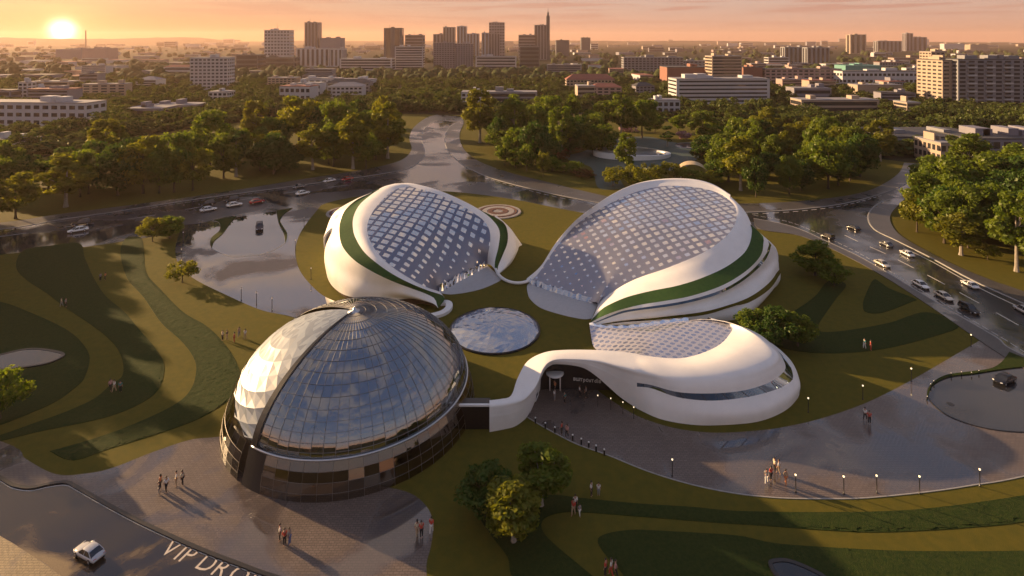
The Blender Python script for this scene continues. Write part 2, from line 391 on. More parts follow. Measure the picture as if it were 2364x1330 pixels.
tag(hm.build('hills', M['terrain'], smooth=True), kind='structure')

LAWN = [(-700,470),(-300,400),(0,372),(60,380),(150,345),(420,300),(640,272),(935,263),(1065,266),(1250,262),(1450,268),(1600,290),(1800,320),(1990,362),(2090,374),(2175,379),(2364,360),(2900,400),(3400,600),(3400,1330),(3000,1800),(-900,1800),(-900,700)]
sheet('lawn', LAWN, 0.0, M['lawn'], smooth=False)
UP = [(-300,540),(0,515),(130,496),(240,482),(400,461),(560,437),(700,414),(800,399),(880,384),(930,368),(950,345),(945,320),(955,295),(985,272),(1010,265),(1010,265),(1068,268),(1068,268),(1070,285),(1062,305),(1062,325),(1075,350),(1110,375),(1180,400),(1260,420),(1340,440),(1450,462),(1600,472),(1700,471),(1800,468),(1900,460),(1990,445),(2040,425),(2075,400),(2087,376),(2087,376),(2170,380),(2170,380),(2150,396),(2110,440),(2070,478),(2055,500),(2060,522),(2080,545),(2130,575),(2220,620),(2300,652),(2364,674),(2700,800)]
LOW = [(2700,1010),(2450,900),(2364,852),(2330,832),(2260,786),(2150,710),(2050,645),(1950,590),(1850,546),(1755,530),(1700,518),(1600,500),(1500,495),(1390,497),(1300,483),(1200,463),(1090,447),(1000,441),(910,446),(860,450),(800,458),(740,475),(712,510),(690,545),(682,580),(690,620),(715,655),(750,685),(800,705),(800,705),(800,745),(800,745),(700,737),(660,728),(600,715),(520,680),(450,645),(415,615),(405,580),(412,545),(428,518),(428,518),(390,538),(330,550),(180,572),(0,588),(-300,625)]
sheet('road', UP+[UP[-1]]+[LOW[0]]+LOW+[LOW[-1]]+[UP[0]], .004, M['asphalt'])
sheet('plaza', [(428,519),(428,519),(412,545),(405,580),(415,615),(450,645),(520,680),(600,715),(660,728),(700,737),(800,745),(800,745),(800,705),(800,705),(750,685),(715,655),(690,620),(682,580),(690,545),(712,510),(740,476),(740,476),(600,500),(500,512)], .008, M['plaza_wet'])
LENS = [(493,509),(502,512),(508,519),(508,532),(491,548),(487,562),(489,573),(505,583),(538,593),(575,591),(606,587),(637,575),(658,561),(658,552),(655,539),(644,517),(638,487),(638,487),(546,501)]
sheet('drop_off_circle', LENS, .012, M['asphalt_mirror'])
for nm, pl in (('grass_island', [(493,509),(493,509),(546,501),(546,501),(533,514),(515,539),(495,557),(489,573),(489,573),(485,562),(490,548),(506,534),(508,519),(502,512)]),
               ('grass_island', [(638,487),(638,487),(675,481),(675,481),(655,496),(647,510),(653,523),(663,541),(659,561),(659,561),(655,539),(644,517)])):
    o = sheet(nm, pl, .14, M['tall_grass'], thick=.14, kind='structure')
sheet('plaza', [(1215,962),(1215,962),(1262,990),(1330,1025),(1400,1050),(1500,1090),(1600,1120),(1700,1140),(1800,1150),(1900,1152),(2000,1150),(2150,1135),(2250,1120),(2364,1100),(2700,1020),(2700,1020),(2500,860),(2364,852),(2330,832),(2330,832),(2262,786),(2262,786),(2180,834),(2100,880),(2000,930),(1900,965),(1820,984),(1750,994),(1650,999),(1560,989),(1480,964),(1420,930),(1375,898),(1375,898),(1250,890),(1250,890),(1238,925)], .006, M['plaza'])
CIRC = [(2142,912),(2150,890),(2190,872),(2250,862),(2330,848),(2420,846),(2560,870),(2620,910),(2560,960),(2450,992),(2364,998),(2280,990),(2205,968),(2160,940)]
sheet('turning_circle', CIRC, .012, M['circle'])
sheet('grass_island', [(2330,814),(2330,814),(2420,850),(2420,850),(2360,849),(2300,856),(2250,864),(2190,872),(2152,892),(2141,922),(2139,922),(2147,892),(2180,869),(2235,860),(2285,853),(2312,838)], .14, M['tall_grass'], thick=.14)
sheet('plaza', [(-400,900),(-400,900),(0,1018),(60,1060),(130,1095),(200,1093),(260,1080),(350,1045),(430,1018),(480,1011),(560,1013),(700,1080),(870,1120),(945,1138),(985,1170),(1000,1210),(995,1260),(985,1300),(985,1340),(985,1500),(985,1500),(-400,1500),(-400,1500)], .006, M['plaza'])
VIPK = [(-200,1040),(-60,1075),(0,1105),(30,1122),(70,1128),(110,1120),(145,1115),(160,1117),(160,1117),(300,1195),(450,1265),(560,1308),(620,1330),(800,1385)]
sheet('drop_off_road', VIPK+[(800,1385),(800,1600),(800,1600),(300,1500),(140,1330),(60,1275),(0,1238),(-200,1150),(-200,1150),(-200,1040)], .012, M['drop_road'])
sheet('pavement', [(-250,1110),(-250,1110),(-60,1200),(0,1238),(60,1275),(140,1330),(300,1460),(300,1460),(-250,1500),(-250,1500)], .05, M['gravel'], thick=.06)
strip('kerb', VIPK, .34, 0, .16, M['black_kerb'])
strip('kerb_line', [(a-1.5, b+5.5) for a, b in VIPK], .09, .013, .022, M['white_paint'])
# pavements along the roads (raised slabs, their edge is the kerb)
KN = [(-300,562),(0,530),(130,509),(240,493),(440,462),(700,427),(800,413),(860,405),(940,390),(967,374),(981,355),(975,330),(976,305),(992,286),(1020,275)]
i_ = UP.index((1010,265))
sheet('pavement', UP[:i_+1]+[(1010,265),(1022,270)]+KN[::-1]+[KN[0], UP[0]], .10, M['pavement'], thick=.11)
KC = [(1062,279),(1040,292),(1030,306),(1027,325),(1036,350),(1062,376),(1085,390),(1130,410),(1200,430),(1290,451),(1380,468),(1480,484),(1600,492),(1740,490),(1850,483),(1950,470),(2040,446),(2090,425),(2118,405),(2138,384)]
j0 = max(i for i, q in enumerate(UP) if q == (1068,268)); j1 = UP.index((2087,376))
sheet('pavement', UP[j0:j1+1]+[(2087,376),(2138,380)]+KC[::-1]+[KC[0], (1068,268)], .10, M['pavement'], thick=.11)
KE = [(2165,386),(2140,420),(2112,446),(2040,465),(2012,484),(2004,505),(2020,531),(2070,556),(2150,596),(2250,650),(2364,702),(2700,850)]
k0 = max(i for i, q in enumerate(UP) if q == (2170,380))
sheet('pavement', UP[k0:]+[UP[-1]]+[KE[-1]]+KE[::-1]+[(2165,386)], .10, M['pavement'], thick=.11)
sheet('pavement', [(2700,965),(2364,822),(2300,780),(2200,722),(2100,662),(2000,602),(1920,563),(1830,524),(1740,505),(1740,505),(1755,530),(1850,546),(1950,590),(2050,645),(2150,710),(2260,786),(2330,832),(2364,852),(2450,900),(2700,1010),(2700,1010)], .10, M['pavement'], thick=.11)
for kk in (KN, KC): strip('kerb', kk, .28, 0, .118, M['kerb'])
strip('kerb', KE, .28, 0, .118, M['kerb'])
strip('kerb', [(2700,965),(2364,822),(2300,780),(2200,722),(2100,662),(2000,602),(1920,563),(1830,524),(1740,505)], .22, 0, .116, M['kerb'])
strip('kerb', [(1215,962),(1262,990),(1330,1025),(1400,1050),(1500,1090),(1600,1120),(1700,1140),(1800,1150),(1900,1152),(2000,1150),(2150,1135),(2250,1120),(2364,1100),(2700,1020)], .12, 0, .05, M['kerb'])
strip('kerb', LENS, .10, 0, .05, M['kerb'], True)
strip('kerb', CIRC, .14, 0, .07, M['black_kerb'], True)
# road paint
M['line'] = mat('cream road line', (.74,.68,.56), .5, 0, .25, 2)
strip('road_edge_line', [(2085,572),(2155,606),(2250,659),(2364,714),(2700,868)], .26, .005, .012, M['line'])
strip('lane_line', [(1950,543),(1990,562),(2040,584),(2090,609),(2150,640),(2220,678),(2300,722),(2364,758),(2600,890)], .24, .005, .012, M['line'], dash=(4.2, 3.4))
strip('road_edge_line', [(1740,497),(1830,515),(1925,556),(2000,594),(2100,654),(2200,714),(2300,772),(2364,812)], .13, .005, .012, M['white_paint'], dash=(1.2, .5))
strip('lane_line', [(-200,575),(60,538),(180,520),(330,501),(450,480),(560,461),(700,440),(830,424)], .22, .005, .012, M['white_paint'], dash=(6, 7))
strip('road_edge_line', [(-200,558),(0,534),(130,513),(240,497),(440,466),(700,431),(860,409),(945,393)], .14, .005, .012, M['white_paint'], dash=(1.6, .4))
strip('road_edge_line', [(1120,411),(1200,434),(1290,456),(1380,473),(1480,489),(1600,497),(1740,494),(1850,487),(1950,474),(2040,450)], .2, .005, .012, M['white_paint'], dash=(1.8, 1.2))
# tall-grass bands: clumpy low relief on the mown lawn
def band_of_grass(px, hgt=.06, cell=.33):
    poly = np.array([tuple(P(a, b))[:2] for a, b in cat(px, 6)])
    x0, y0 = poly.min(0); x1, y1 = poly.max(0)
    nx, ny = int((x1-x0)/cell)+2, int((y1-y0)/cell)+2
    gx, gy = np.meshgrid(x0+np.arange(nx)*cell, y0+np.arange(ny)*cell)
    jx = gx+rng.uniform(-.15,.15,gx.shape); jy = gy+rng.uniform(-.15,.15,gx.shape)
    ins = inside(poly, jx, jy); zz_ = hgt+rng.uniform(-.025,.035,gx.shape)
    idx = -np.ones(gx.shape, int); idx[ins] = np.arange(ins.sum())
    q = ins[:-1,:-1] & ins[1:,:-1] & ins[:-1,1:] & ins[1:,1:]
    fs = np.stack([idx[:-1,:-1][q], idx[:-1,1:][q], idx[1:,1:][q], idx[1:,:-1][q]], 1)
    v = np.stack([jx[ins], jy[ins], zz_[ins]], 1)
    o = mesh('tall_grass', v, fs.tolist(), M['tall_grass'], None, True); o['kind'] = 'stuff'
    n = len(poly); b = sheet('grass_bed', px, hgt*.62, M['tall_grass'], thick=hgt*.62, kind='stuff')
    bpy.context.view_layer.update()
    me = o.data; bm = bmesh.new(); bm.from_mesh(me); bm.from_mesh(b.data); bm.to_mesh(me); bm.free(); bpy.data.objects.remove(b)
    return o
BANDS = [
 [(54,579),(37,616),(61,646),(108,677),(152,711),(203,745),(244,775),(271,805),(284,839),(281,870),(254,890),(217,921),(152,951),(85,975),(0,1005),(-90,1030),(-90,1040),(0,1019),(85,998),(169,981),(254,961),(321,934),(365,900),(379,846),(359,805),(321,761),(288,721),(244,684),(217,643),(196,596),(183,562),(120,567)],
 [(291,550),(278,585),(294,643),(332,687),(372,745),(416,785),(443,819),(453,853),(440,900),(399,937),(305,981),(220,1012),(115,1042),(115,1042),(169,1063),(254,1036),(355,1005),(457,968),(528,924),(555,893),(555,863),(538,822),(508,782),(474,751),(423,721),(372,670),(338,630),(332,575),(325,550)],
 [(-120,680),(0,697),(68,721),(135,751),(176,778),(203,812),(206,839),(196,870),(183,887),(135,924),(68,955),(0,981),(-120,1010)],
 [(1272,1143),(1340,1150),(1475,1163),(1600,1171),(1700,1180),(1869,1183),(2038,1181),(2173,1171),(2364,1144),(2600,1100),(2600,1160),(2364,1205),(2241,1218),(2139,1225),(2004,1229),(1869,1222),(1774,1215),(1649,1207),(1475,1193),(1340,1183),(1289,1185),(1254,1200),(1254,1228),(1289,1265),(1380,1340),(1380,1340),(1200,1340),(1171,1285),(1130,1231),(1112,1190),(1180,1150)],
 [(1380,1251),(1397,1234),(1458,1224),(1543,1227),(1700,1237),(1801,1256),(2004,1269),(2139,1273),(2364,1272),(2650,1262),(2650,1262),(2650,1420),(2650,1420),(1480,1400),(1441,1330),(1401,1285)],
 [(2017,646),(2000,677),(1992,704),(2000,721),(2038,722),(2105,697),(2112,690),(2055,667),(2035,654)],
 [(1912,650),(1882,684),(1845,711),(1790,745),(1740,770),(1767,789),(1835,810),(1936,816),(2038,806),(2139,782),(2215,752),(2139,721),(2055,745),(1970,761),(1902,767),(1889,755),(1896,738),(1930,690),(1953,657)],
]
for b_ in BANDS: band_of_grass(b_)
# ponds
def pond(px, label, rim=True):
    t_ = thing('pond', label, 'pond', P(*px[0], 0))
    o = sheet('water', px, .19, M['water'], kind=None); o.parent = t_; o.location = -t_.location
    pts = [P(a, b, 0) for a, b in cat(px, 6)]; pts.append(pts[0]); mb = MB(); _rib(mb, pts, .34, 0, .24)
    o = mb.build('stone_rim', M['black_kerb'], t_); o.location = -t_.location
pond([(147,822),(110,811),(60,809),(0,822),(-90,845),(0,856),(50,851),(110,841)], 'lens shaped pond with dark stone rim in the lawn behind the tree')
pond([(1779,1308),(1788,1300),(1815,1299),(1850,1310),(1900,1335),(1930,1365),(1860,1380),(1800,1340)], 'pale pond edge cut off by the bottom of the lawn')
# flower beds of rings
M['fl_white'] = mat('white flowers', (.36,.33,.32), .9, 0, .5, 5, .5, 10)
M['fl_red'] = mat('dark red flowers', (.13,.055,.045), .9, 0, .5, 5, .5, 10)
M['soil'] = mat('brown planting', (.10,.065,.03), .9, 0, .5, 5, .5, 10)
def flower_bed(cx, cy, rad, label):
    c = P(cx, cy); t_ = thing('flower_bed', label, 'flower bed', c)
    for r0, r1, mm, nm, hh in ((0,.22,'fl_white','flower_ring',.2),(.22,.46,'fl_red','flower_ring',.26),(.46,.72,'fl_white','flower_ring',.22),(.72,.84,'fl_red','flower_ring',.26),(.84,1,'fl_white','flower_ring',.18)):
        mb = MB(); n = 56; v = []
        for k in range(n):
            a = 2*math.pi*k/n
            for rr, z_ in ((r0, 0), (r0+.02, hh), (r1-.02, hh), (r1, 0)): v.append((rad*rr*math.cos(a), rad*rr*math.sin(a), z_+random.uniform(0, .05)))
        mb.add(v, [(4*k+j, 4*((k+1)%n)+j, 4*((k+1)%n)+j+1, 4*k+j+1) for k in range(n) for j in range(3)])
        mb.build(nm, M[mm], t_)
flower_bed(1150, 489, 6.2, 'round bed of white and red flower rings behind the western pavilion')
flower_bed(801, 491, 5.4, 'round bed of white flower rings half hidden by the western pavilion')
# ------------------------------------------------------------------ pavilions
def loft(name, curves, m, parent, flip=False, smooth=True, sub=3, closed=False):
    """smooth skin through cross curves (arrays n x 3); sub rows between, Catmull-Rom across"""
    cs = np.array(curves); K, n = cs.shape[:2]; rows = []
    for i in range(K-1):
        a, b, c, d_ = cs[max(i-1,0)], cs[i], cs[i+1], cs[min(i+2,K-1)]
        for k in range(sub):
            t = k/sub; rows.append(.5*((2*b)+(c-a)*t+(2*a-5*b+4*c-d_)*t*t+(3*b-a-3*c+d_)*t**3))
    rows.append(cs[-1]); rows = np.array(rows); r = len(rows)
    v = rows.reshape(-1, 3); f = []
    for i in range(r-1):
        for k in range(n-1 if not closed else n):
            q = (i*n+k, i*n+(k+1)%n, (i+1)*n+(k+1)%n, (i+1)*n+k); f.append(q[::-1] if flip else q)
    return mesh(name, v, f, m, parent, smooth)
def roof(name, loop, centre, bulge, m, parent, rings=14):
    """convex skin filled from a closed rim loop towards a centre"""
    lp_ = np.array(loop); lp_ = np.concatenate([lp_, lp_[:1]]); L_ = np.r_[0, np.cumsum(np.linalg.norm(np.diff(lp_, axis=0), axis=1))]
    n = 120; q_ = np.linspace(0, L_[-1], n, endpoint=False); rim_ = np.stack([np.interp(q_, L_, lp_[:, k]) for k in range(3)], 1); f = []
    N_ = (rings-1)*n+1; A_ = np.zeros((N_, N_)); b_ = np.zeros((N_, 3)); wr_ = rings**2
    for i in range(1, rings):                                           # soap film over the rim, solved at once
        wa_ = (n/(2*math.pi*(1-i/rings)))**2
        for k in range(n):
            r_ = (i-1)*n+k; A_[r_, r_] = 2*wr_+2*wa_
            A_[r_, (i-1)*n+(k+1) % n] -= wa_; A_[r_, (i-1)*n+(k-1) % n] -= wa_
            if i == 1: b_[r_] += wr_*rim_[k]
            else: A_[r_, r_-n] -= wr_
            A_[r_, r_+n if i < rings-1 else N_-1] -= wr_
    A_[-1, -1] = 1; A_[-1, (rings-2)*n:(rings-1)*n] -= 1/n
    v = np.concatenate([rim_, np.linalg.solve(A_, b_)])
    v[:, 2] += bulge*np.r_[np.repeat(1-(1-np.arange(rings)/rings)**2, n), 1]
    for i in range(rings-1):
        for k in range(n): f.append((i*n+k, i*n+(k+1)%n, (i+1)*n+(k+1)%n, (i+1)*n+k))
    for k in range(n): f.append(((rings-1)*n+k, (rings-1)*n+(k+1)%n, len(v)-1))
    o = mesh(name, v, f, m, parent, True)
    u = o.data.uv_layers.new(name='UVMap'); va = np.array(v)
    li = np.empty(len(o.data.loops), int); o.data.loops.foreach_get('vertex_index', li)
    u.data.foreach_set('uv', np.stack([va[li,0]-30*0, va[li,1]+va[li,2]*.5], 1).ravel())
    bm = bmesh.new(); bm.from_mesh(o.data); bmesh.ops.recalc_face_normals(bm, faces=bm.faces)
    if sum(q.normal.z*q.calc_area() for q in bm.faces) < 0: bmesh.ops.reverse_faces(bm, faces=bm.faces)
    bm.to_mesh(o.data); bm.free(); return o
def W3(*a): return ('w',)+a
def ground_of(c, z=0., out=None):
    g_ = np.array(c); g_[:, 2] = z; return g_
def settle(root):
    """children were built in world space: keep them there"""
    for c in root.children: c.location = -root.location

# --- eastern large pavilion
ne = thing('pavilion', 'largest white shell pavilion with square-paned silver roof and long green band', 'building', (27, 112, 0))
N = 70
rim_o = curve([(1365,740,.7),(1388,715,1.9),(1409,702,2.7),(1450,685,3.5),(1506,671,4.3),(1562,660,5.1),(1617,643,5.9),(1673,618,6.9),(1712,590,8.0),(1728,568,8.8),(1735,543,9.8),(1734,518,10.7),(1717,484,12.0),(1687,454,13.1)], N)
rim_b = curve([(1687,454,13.1),(1645,429,13.9),(1603,418,14.2),(1548,416,14.3),(1492,422,14.1),(1450,434,13.4),(1409,454,12.1),(1367,482,10.5),(1325,515,8.4),(1283,562,5.2),(1247,618,1.9),(1218,652,.2)], N)
in_f = curve([(1367,738,.9),(1384,698,1.1),(1395,688,1.5),(1436,660,3.1),(1478,640,4.5),(1534,621,6.1),(1589,599,7.6),(1631,579,8.7),(1667,554,9.9),(1690,529,10.9),(1700,505,11.8),(1698,479,12.6),(1684,462,13.1)], N)
in_b = curve([(1684,462,13.1),(1659,446,13.5),(1617,434,13.9),(1562,429,14.0),(1520,431,13.8),(1478,440,13.1),(1436,456,12.0),(1395,477,10.6),(1353,502,8.9),(1325,524,7.5),(1297,555,5.7),(1270,591,3.8),(1247,626,1.8),(1225,652,.15)], N)
front_g = curve([(1225,652,.12),(1256,664,.12),(1292,676,.12),(1339,689,.12),(1367,697,.3),(1386,697,1.1)], 24)
grn = curve([(1363,746,.5),(1381,735,1.5),(1423,718,2.4),(1478,704,3.1),(1534,695,3.8),(1589,685,4.4),(1645,668,5.1),(1687,649,5.8),(1728,621,6.8),(1756,590,8.0),(1762,562,9.2),(1754,537,10.4),W3(44.5,117,11.6),W3(43,121,12.2)], N)
bs0 = curve([(1363,748,.4),(1383,740,1.2),(1434,719,2.1),(1478,711,2.8),(1534,703,3.4),(1589,693,4.0),(1645,677,4.6),(1687,659,5.3),(1728,631,6.2),(1762,596,7.3),(1773,571,8.4),(1766,548,9.6),W3(45.3,117,10.9),W3(44,121.5,11.6)], N)
bs1 = curve([(1363,749,.35),(1384,742,1.1),(1434,724,1.8),(1478,716,2.5),(1534,709,3.1),(1589,699,3.6),(1645,684,4.2),(1687,666,4.8),(1728,639,5.6),(1763,606,6.6),(1777,578,7.7),(1773,556,8.8),W3(46,117,10),W3(44.6,121.8,10.6)], N)
ledge = curve([(1363,750,.3),(1386,745,.9),(1440,731,1.4),(1500,722,2.1),(1560,712,2.7),(1620,699,3.2),(1680,677,3.8),(1735,646,4.5),(1775,611,5.5),(1790,585,6.5),(1786,566,7.3),W3(48.5,117,8),W3(46,122.5,8.2)], N)
tk0 = curve([(1363,751,.25),(1388,748,.7),(1441,740,.95),(1500,735,1.35),(1534,731,1.7),(1617,721,2.2),(1673,707,2.6),(1728,687,2.9),(1770,658,3.3),(1792,631,3.6),(1795,612,3.9),W3(50.5,117,4.2),W3(47.5,123.5,4.2)], N)
tk1 = curve([(1363,752,.2),(1389,750,.5),(1441,744,.7),(1500,740,.95),(1534,737,1.15),(1617,729,1.4),(1673,717,1.6),(1728,699,1.75),(1774,670,2.0),(1796,641,2.1),(1798,622,2.3),W3(51.3,117,2.4),W3(48.2,124,2.4)], N)
base = curve([(1363,753,0),(1392,753,0),(1441,752,0),(1500,752,0),(1560,750,0),(1650,744,0),(1700,737,0),(1723,730,0),(1756,702,0),(1784,669,0),(1794,648,0),W3(50.6,117,0),W3(48,124,0)], N)
wrap = [in_f, .5*(in_f+rim_o)+np.array([0,0,.3]), rim_o]
loft('rim_band', wrap, M['white'], ne)
loft('planted_band', [rim_o, grn], M['roof_green'], ne, sub=5)
loft('white_shell', [grn, .5*(grn+bs0), bs0], M['white'], ne)
loft('window_band', [bs0, bs1], M['win_blue'], ne)
loft('white_shell', [bs1, ledge, .5*(ledge+tk0)+np.array([.15,-.15,0]), tk0], M['white'], ne)
loft('window_band', [tk0, tk1], M['win_dark'], ne)
loft('white_shell', [tk1, .5*(tk1+base)+np.array([.12,-.2,0]), base], M['white'], ne)
cross = np.stack([.5*(in_b+rim_b)+np.array([0,0,.3])])[0]
bk_g = rim_b.copy(); bk_g[:, 0] += np.linspace(2, -.3, N); bk_g[:, 1] += 2.5*np.sin(np.linspace(0, math.pi, N)); bk_g[:, 2] = 0
loft('rim_band', [in_b, cross, rim_b, .5*(rim_b+bk_g)+np.array([0,.8,.5]), bk_g], M['white'], ne)
# end cap between the back of the front bands and the back wall
cap_ = [np.array([rim_o[-1], grn[-1], ledge[-1], tk1[-1], base[-1]]), np.array([rim_b[0], rim_b[0]+[1,1,-1.5], rim_b[0]+[2,2,-5], rim_b[0]+[2,2,-10], bk_g[0]])]
loft('white_shell', cap_, M['white'], ne, smooth=False)
loop = np.concatenate([front_g[:-1], in_f[6:-1], in_b[:-1]])
roof('glazed_roof', loop, (23.5,106.5,7.0), 2.1, M['roof_ne'], ne)
sheet('forecourt', [(1217,660),(1218,676),(1225,692),(1250,712),(1300,728),(1345,737),(1366,736),(1366,736),(1384,693),(1384,693),(1225,652),(1225,652)], .05, M['grey'], thick=.06, kind=None, parent=ne)
# curved steps of broken glass along the low front edge
def shard_edge(px, m, parent, hh=.9):
    pts = curve(px, 26); v = []; 
    for i, p in enumerate(pts):
        o_ = (.5 if i % 2 else 0); v += [(p[0], p[1]-.25-o_*.5, .06), (p[0]+.12, p[1]+.15, hh*(.7+.6*random.random()))]
    return mesh('glass_skirt', v, [(2*i, 2*i+2, 2*i+3, 2*i+1) for i in range(25)], m, parent)
shard_edge([(1222,655,0),(1256,666,0),(1292,678,0),(1339,692,0),(1378,700,0)], M['lens'], ne)
settle(ne)

# --- western large pavilion
nw = thing('pavilion', 'western white shell pavilion with silver paned roof and sunlit yellow-green band', 'building', (-18, 112, 0))
in_l = curve([(1011,674,.15),(986,665,2.2),(947,643,4.6),(905,616,6.6),(877,590,7.9),(858,563,9.0),(849,540,9.8),(848,520,10.5),(855,499,11.3),(872,473,12.2),(897,448,13.0),(919,435,13.3),(947,431,13.5)], N)
in_r = curve([(947,431,13.5),(980,439,13.2),(1016,451,12.5),(1053,468,11.3),(1086,487,10.0),(1114,507,8.4),(1129,529,6.8),(1132,557,4.8),(1127,585,2.6),(1125,610,.3)], N)
front_n = curve([(1125,612,.12),(1086,632,.12),(1058,646,.12),(1030,663,.12),(1011,673,.12)], 24)
rl = curve([(1028,690,.9),(1022,682,1.4),(1005,676,2.2),(989,671,3.0),(947,654,4.7),(905,632,6.0),(869,607,7.3),(841,582,8.2),(822,552,9.1),(815,529,9.8),(816,501,10.8),(830,473,11.8),(855,451,12.6),(883,432,13.3),(911,424,13.7)], N)
rr = curve([(911,424,13.7),(947,423,13.8),(989,432,13.4),(1030,446,12.6),(1072,465,11.2),(1108,485,9.7),(1136,507,8.0),(1153,533,6.1),(1151,568,4.0),(1143,601,1.8),(1142,622,.5)], N)
gl_ = curve([(1012,712,.5),(1008,702,1.0),(1003,689,1.7),(980,677,2.6),(947,665,3.7),(905,649,5.0),(863,629,6.2),(822,604,7.2),(797,579,7.9),(786,557,8.5),(783,529,9.4),(787,507,10.1),(797,485,10.9),(822,462,12.0),(858,444,12.9)], N)
bl = curve([(1006,704,.9),(990,697,1.4),(965,688,2.1),(930,678,2.9),(890,664,3.6),(850,650,4.2),(815,632,4.7),(785,610,5.2),(765,585,5.8),(761,560,6.6),(768,535,7.6),(782,508,8.8),W3(-37.5,119,9.6),W3(-36,124,10)], N)
bm_ = curve([(1004,702,.8),(985,696,1.2),(955,690,1.6),(910,686,1.9),(870,682,2.1),(830,672,2.4),(795,655,2.7),(765,630,3.0),(750,600,3.4),(751,572,4.0),(762,545,5.0),W3(-38.5,115,5.5),W3(-39,120,6),W3(-37.5,125,6.2)], N)
be = curve([(1003,702,.7),(975,687,1.3),(919,692,1.4),(863,692,1.3),(808,685,.9),(780,672,.5),(760,650,.25),(752,620,.1),(754,596,0),W3(-37.5,115,0),W3(-38.5,120,0),W3(-37,125.5,0)], N)
loft('rim_band', [in_l, .5*(in_l+rl)+np.array([0,0,.3]), rl], M['white'], nw)
loft('planted_band', [rl, gl_], M['roof_green'], nw, sub=5)
loft('white_shell', [gl_, bl, bm_, be], M['white'], nw, sub=6)
bg = be.copy(); bg[:, 2] = 0; bg[:, 1] += .5; M['wood'] = mat('brown cladding', (.11,.065,.035), .6, 0, .5, 3)
loft('recessed_wall', [be+np.array([0,.25,0]), bg], M['wood'], nw, smooth=False)
wt = curve([(1142,500,8.3),(1164,516,6.9),(1172,537,5.5),(1171,562,4.0),(1161,588,2.5),(1150,615,1.0),(1150,630,.3)], N)
wm = curve([(1150,502,7.0),(1180,529,4.6),(1190,552,3.2),(1192,575,2.0),(1181,598,1.2),(1163,620,.5),(1152,631,.15)], N)
wb = curve([W3(0,130,0),W3(2.2,127,0),(1198,570,0),(1195,580,0),(1183,604,0),(1168,620,0),(1153,632,0)], N)
loft('rim_band', [in_r, .5*(in_r+rr)+np.array([0,0,.3]), rr], M['white'], nw)
loft('planted_band', [rr[22:], curve([(1072,465,10.9),(1140,500,8.0),(1164,516,6.7),(1172,537,5.3),(1171,562,3.8),(1161,588,2.3),(1150,615,.9),(1147,628,.3)], N)[22:]], M['roof_green'], nw, sub=3)
loft('white_shell', [wt, wm, wb], M['white'], nw, sub=5)
bk = rr.copy(); bk[:, 1] += np.linspace(3, .6, N); bk[:, 2] = 0
loft('white_shell', [rr, bk], M['white'], nw)
bk2 = gl_[-16:].copy(); bk2[:, 1] += 3; bk2[:, 2] = 0; loft('white_shell', [gl_[-16:], bk2], M['white'], nw)
roof('glazed_roof', np.concatenate([front_n[:-1], in_l[1:-1], in_r[:-1]]), (-16.5,114,6.6), 2.3, M['roof_nw'], nw)
# ribbon end curling round the green tip
rb = [Vector(C3(q)) for q in [(1016,684,1.5),(1030,689,1.0),(1037,698,.7),(1035,710,.5),(1022,721,.4),(1000,728,.35),(978,731,.3)]]
rb = [Vector(q) for q in cat([tuple(q) for q in rb], 6, False)]; mb = MB(); _rib(mb, rb, 1.15, 0, .5); v = mb.v
o = mb.build('ribbon_end', M['white'], nw)
for vv in o.data.vertices: pass
sheet('forecourt', [(1011,676),(1011,676),(1040,680),(1075,676),(1110,668),(1140,656),(1158,645),(1150,636),(1125,613),(1125,613)], .05, M['grey'], thick=.06, kind=None, parent=nw)
shard_edge([(1118,618,0),(1086,636,0),(1058,650,0),(1030,667,0),(1014,674,0)], M['lens'], nw, 1.2)
mb = MB()
for q in [(757,575,5.0),(756,590,4.0),(758,605,3.2),(764,618,2.6),(770,625,2.4)]: pass
gr_ = curve([(760,575,4.6),(753,592,3.7),(757,608,3.1),(768,622,2.7)], 16)-np.array([.10,.10,0]); g2_ = gr_.copy(); g2_[:, 2] -= .45
loft('side_window', [gr_, g2_], M['win_dark'], nw)
settle(nw)
lk = [Vector(C3(q)) for q in [(1142,606,.5),(1146,625,.5),(1158,641,.5),(1178,651,.5),(1202,653,.5),(1225,646,.5),(1240,634,.6),(1248,622,1.2)]]
mb = MB(); mb.tube([Vector(q) for q in cat([tuple(q) for q in lk], 6, False)], .28, 8)
o = mb.build('link_beam', M['white'], None, True); tag(o, 'thin white curved beam joining the two big pavilions over the lawn', 'beam')

# --- southern low pavilion with the ribbon arm
se = thing('pavilion', 'low white pavilion with arched ribbon arm, dark entrance and blue window strip', 'building', (22, 76, 0))
A = 60
U_a = curve([(1130,924,3),(1156,921,3),(1180,913,3),(1195,873,3.4),(1218,834,4.1),(1256,814,4.7),(1301,808,5.0),(1376,808,5.1),(1432,811.5,5.0),(1470,817,4.95)], A)
T_a = curve([(1130,937,3),(1169,932,3),(1208,920,3.1),(1230,898,3.5),(1241,880,3.9),(1254,850,4.6),(1270,834,4.95),(1301,828,5.05),(1376,832,5.1),(1432,845,5.0),(1470,854,4.9)], A)
L_a = curve([(1130,997.6,0),(1165,991,0),(1190,984,0),(1214,966,0),(1233,930,.9),(1243,890,2.3),(1256,858,3.6),(1268,846,4.05),(1282,841,4.25),(1320,843.5,4.2),(1350,851,3.85),(1376,868,3.1),(1406,894,1.8),(1432,917,.7),(1470,943,.05)], A)
V_a = .5*(U_a+T_a)+np.array([0,0,.10])
def lerp(a_, b_, t_): return a_+(b_-a_)*t_
S1_a, S2_a, B_a = lerp(T_a, L_a, .33)+[0,-.10,.04], lerp(T_a, L_a, .43)+[0,-.12,.04], lerp(T_a, L_a, .72)+[0,-.08,.03]
def seam(r_): return W3(*[float(q) for q in r_[-1]])
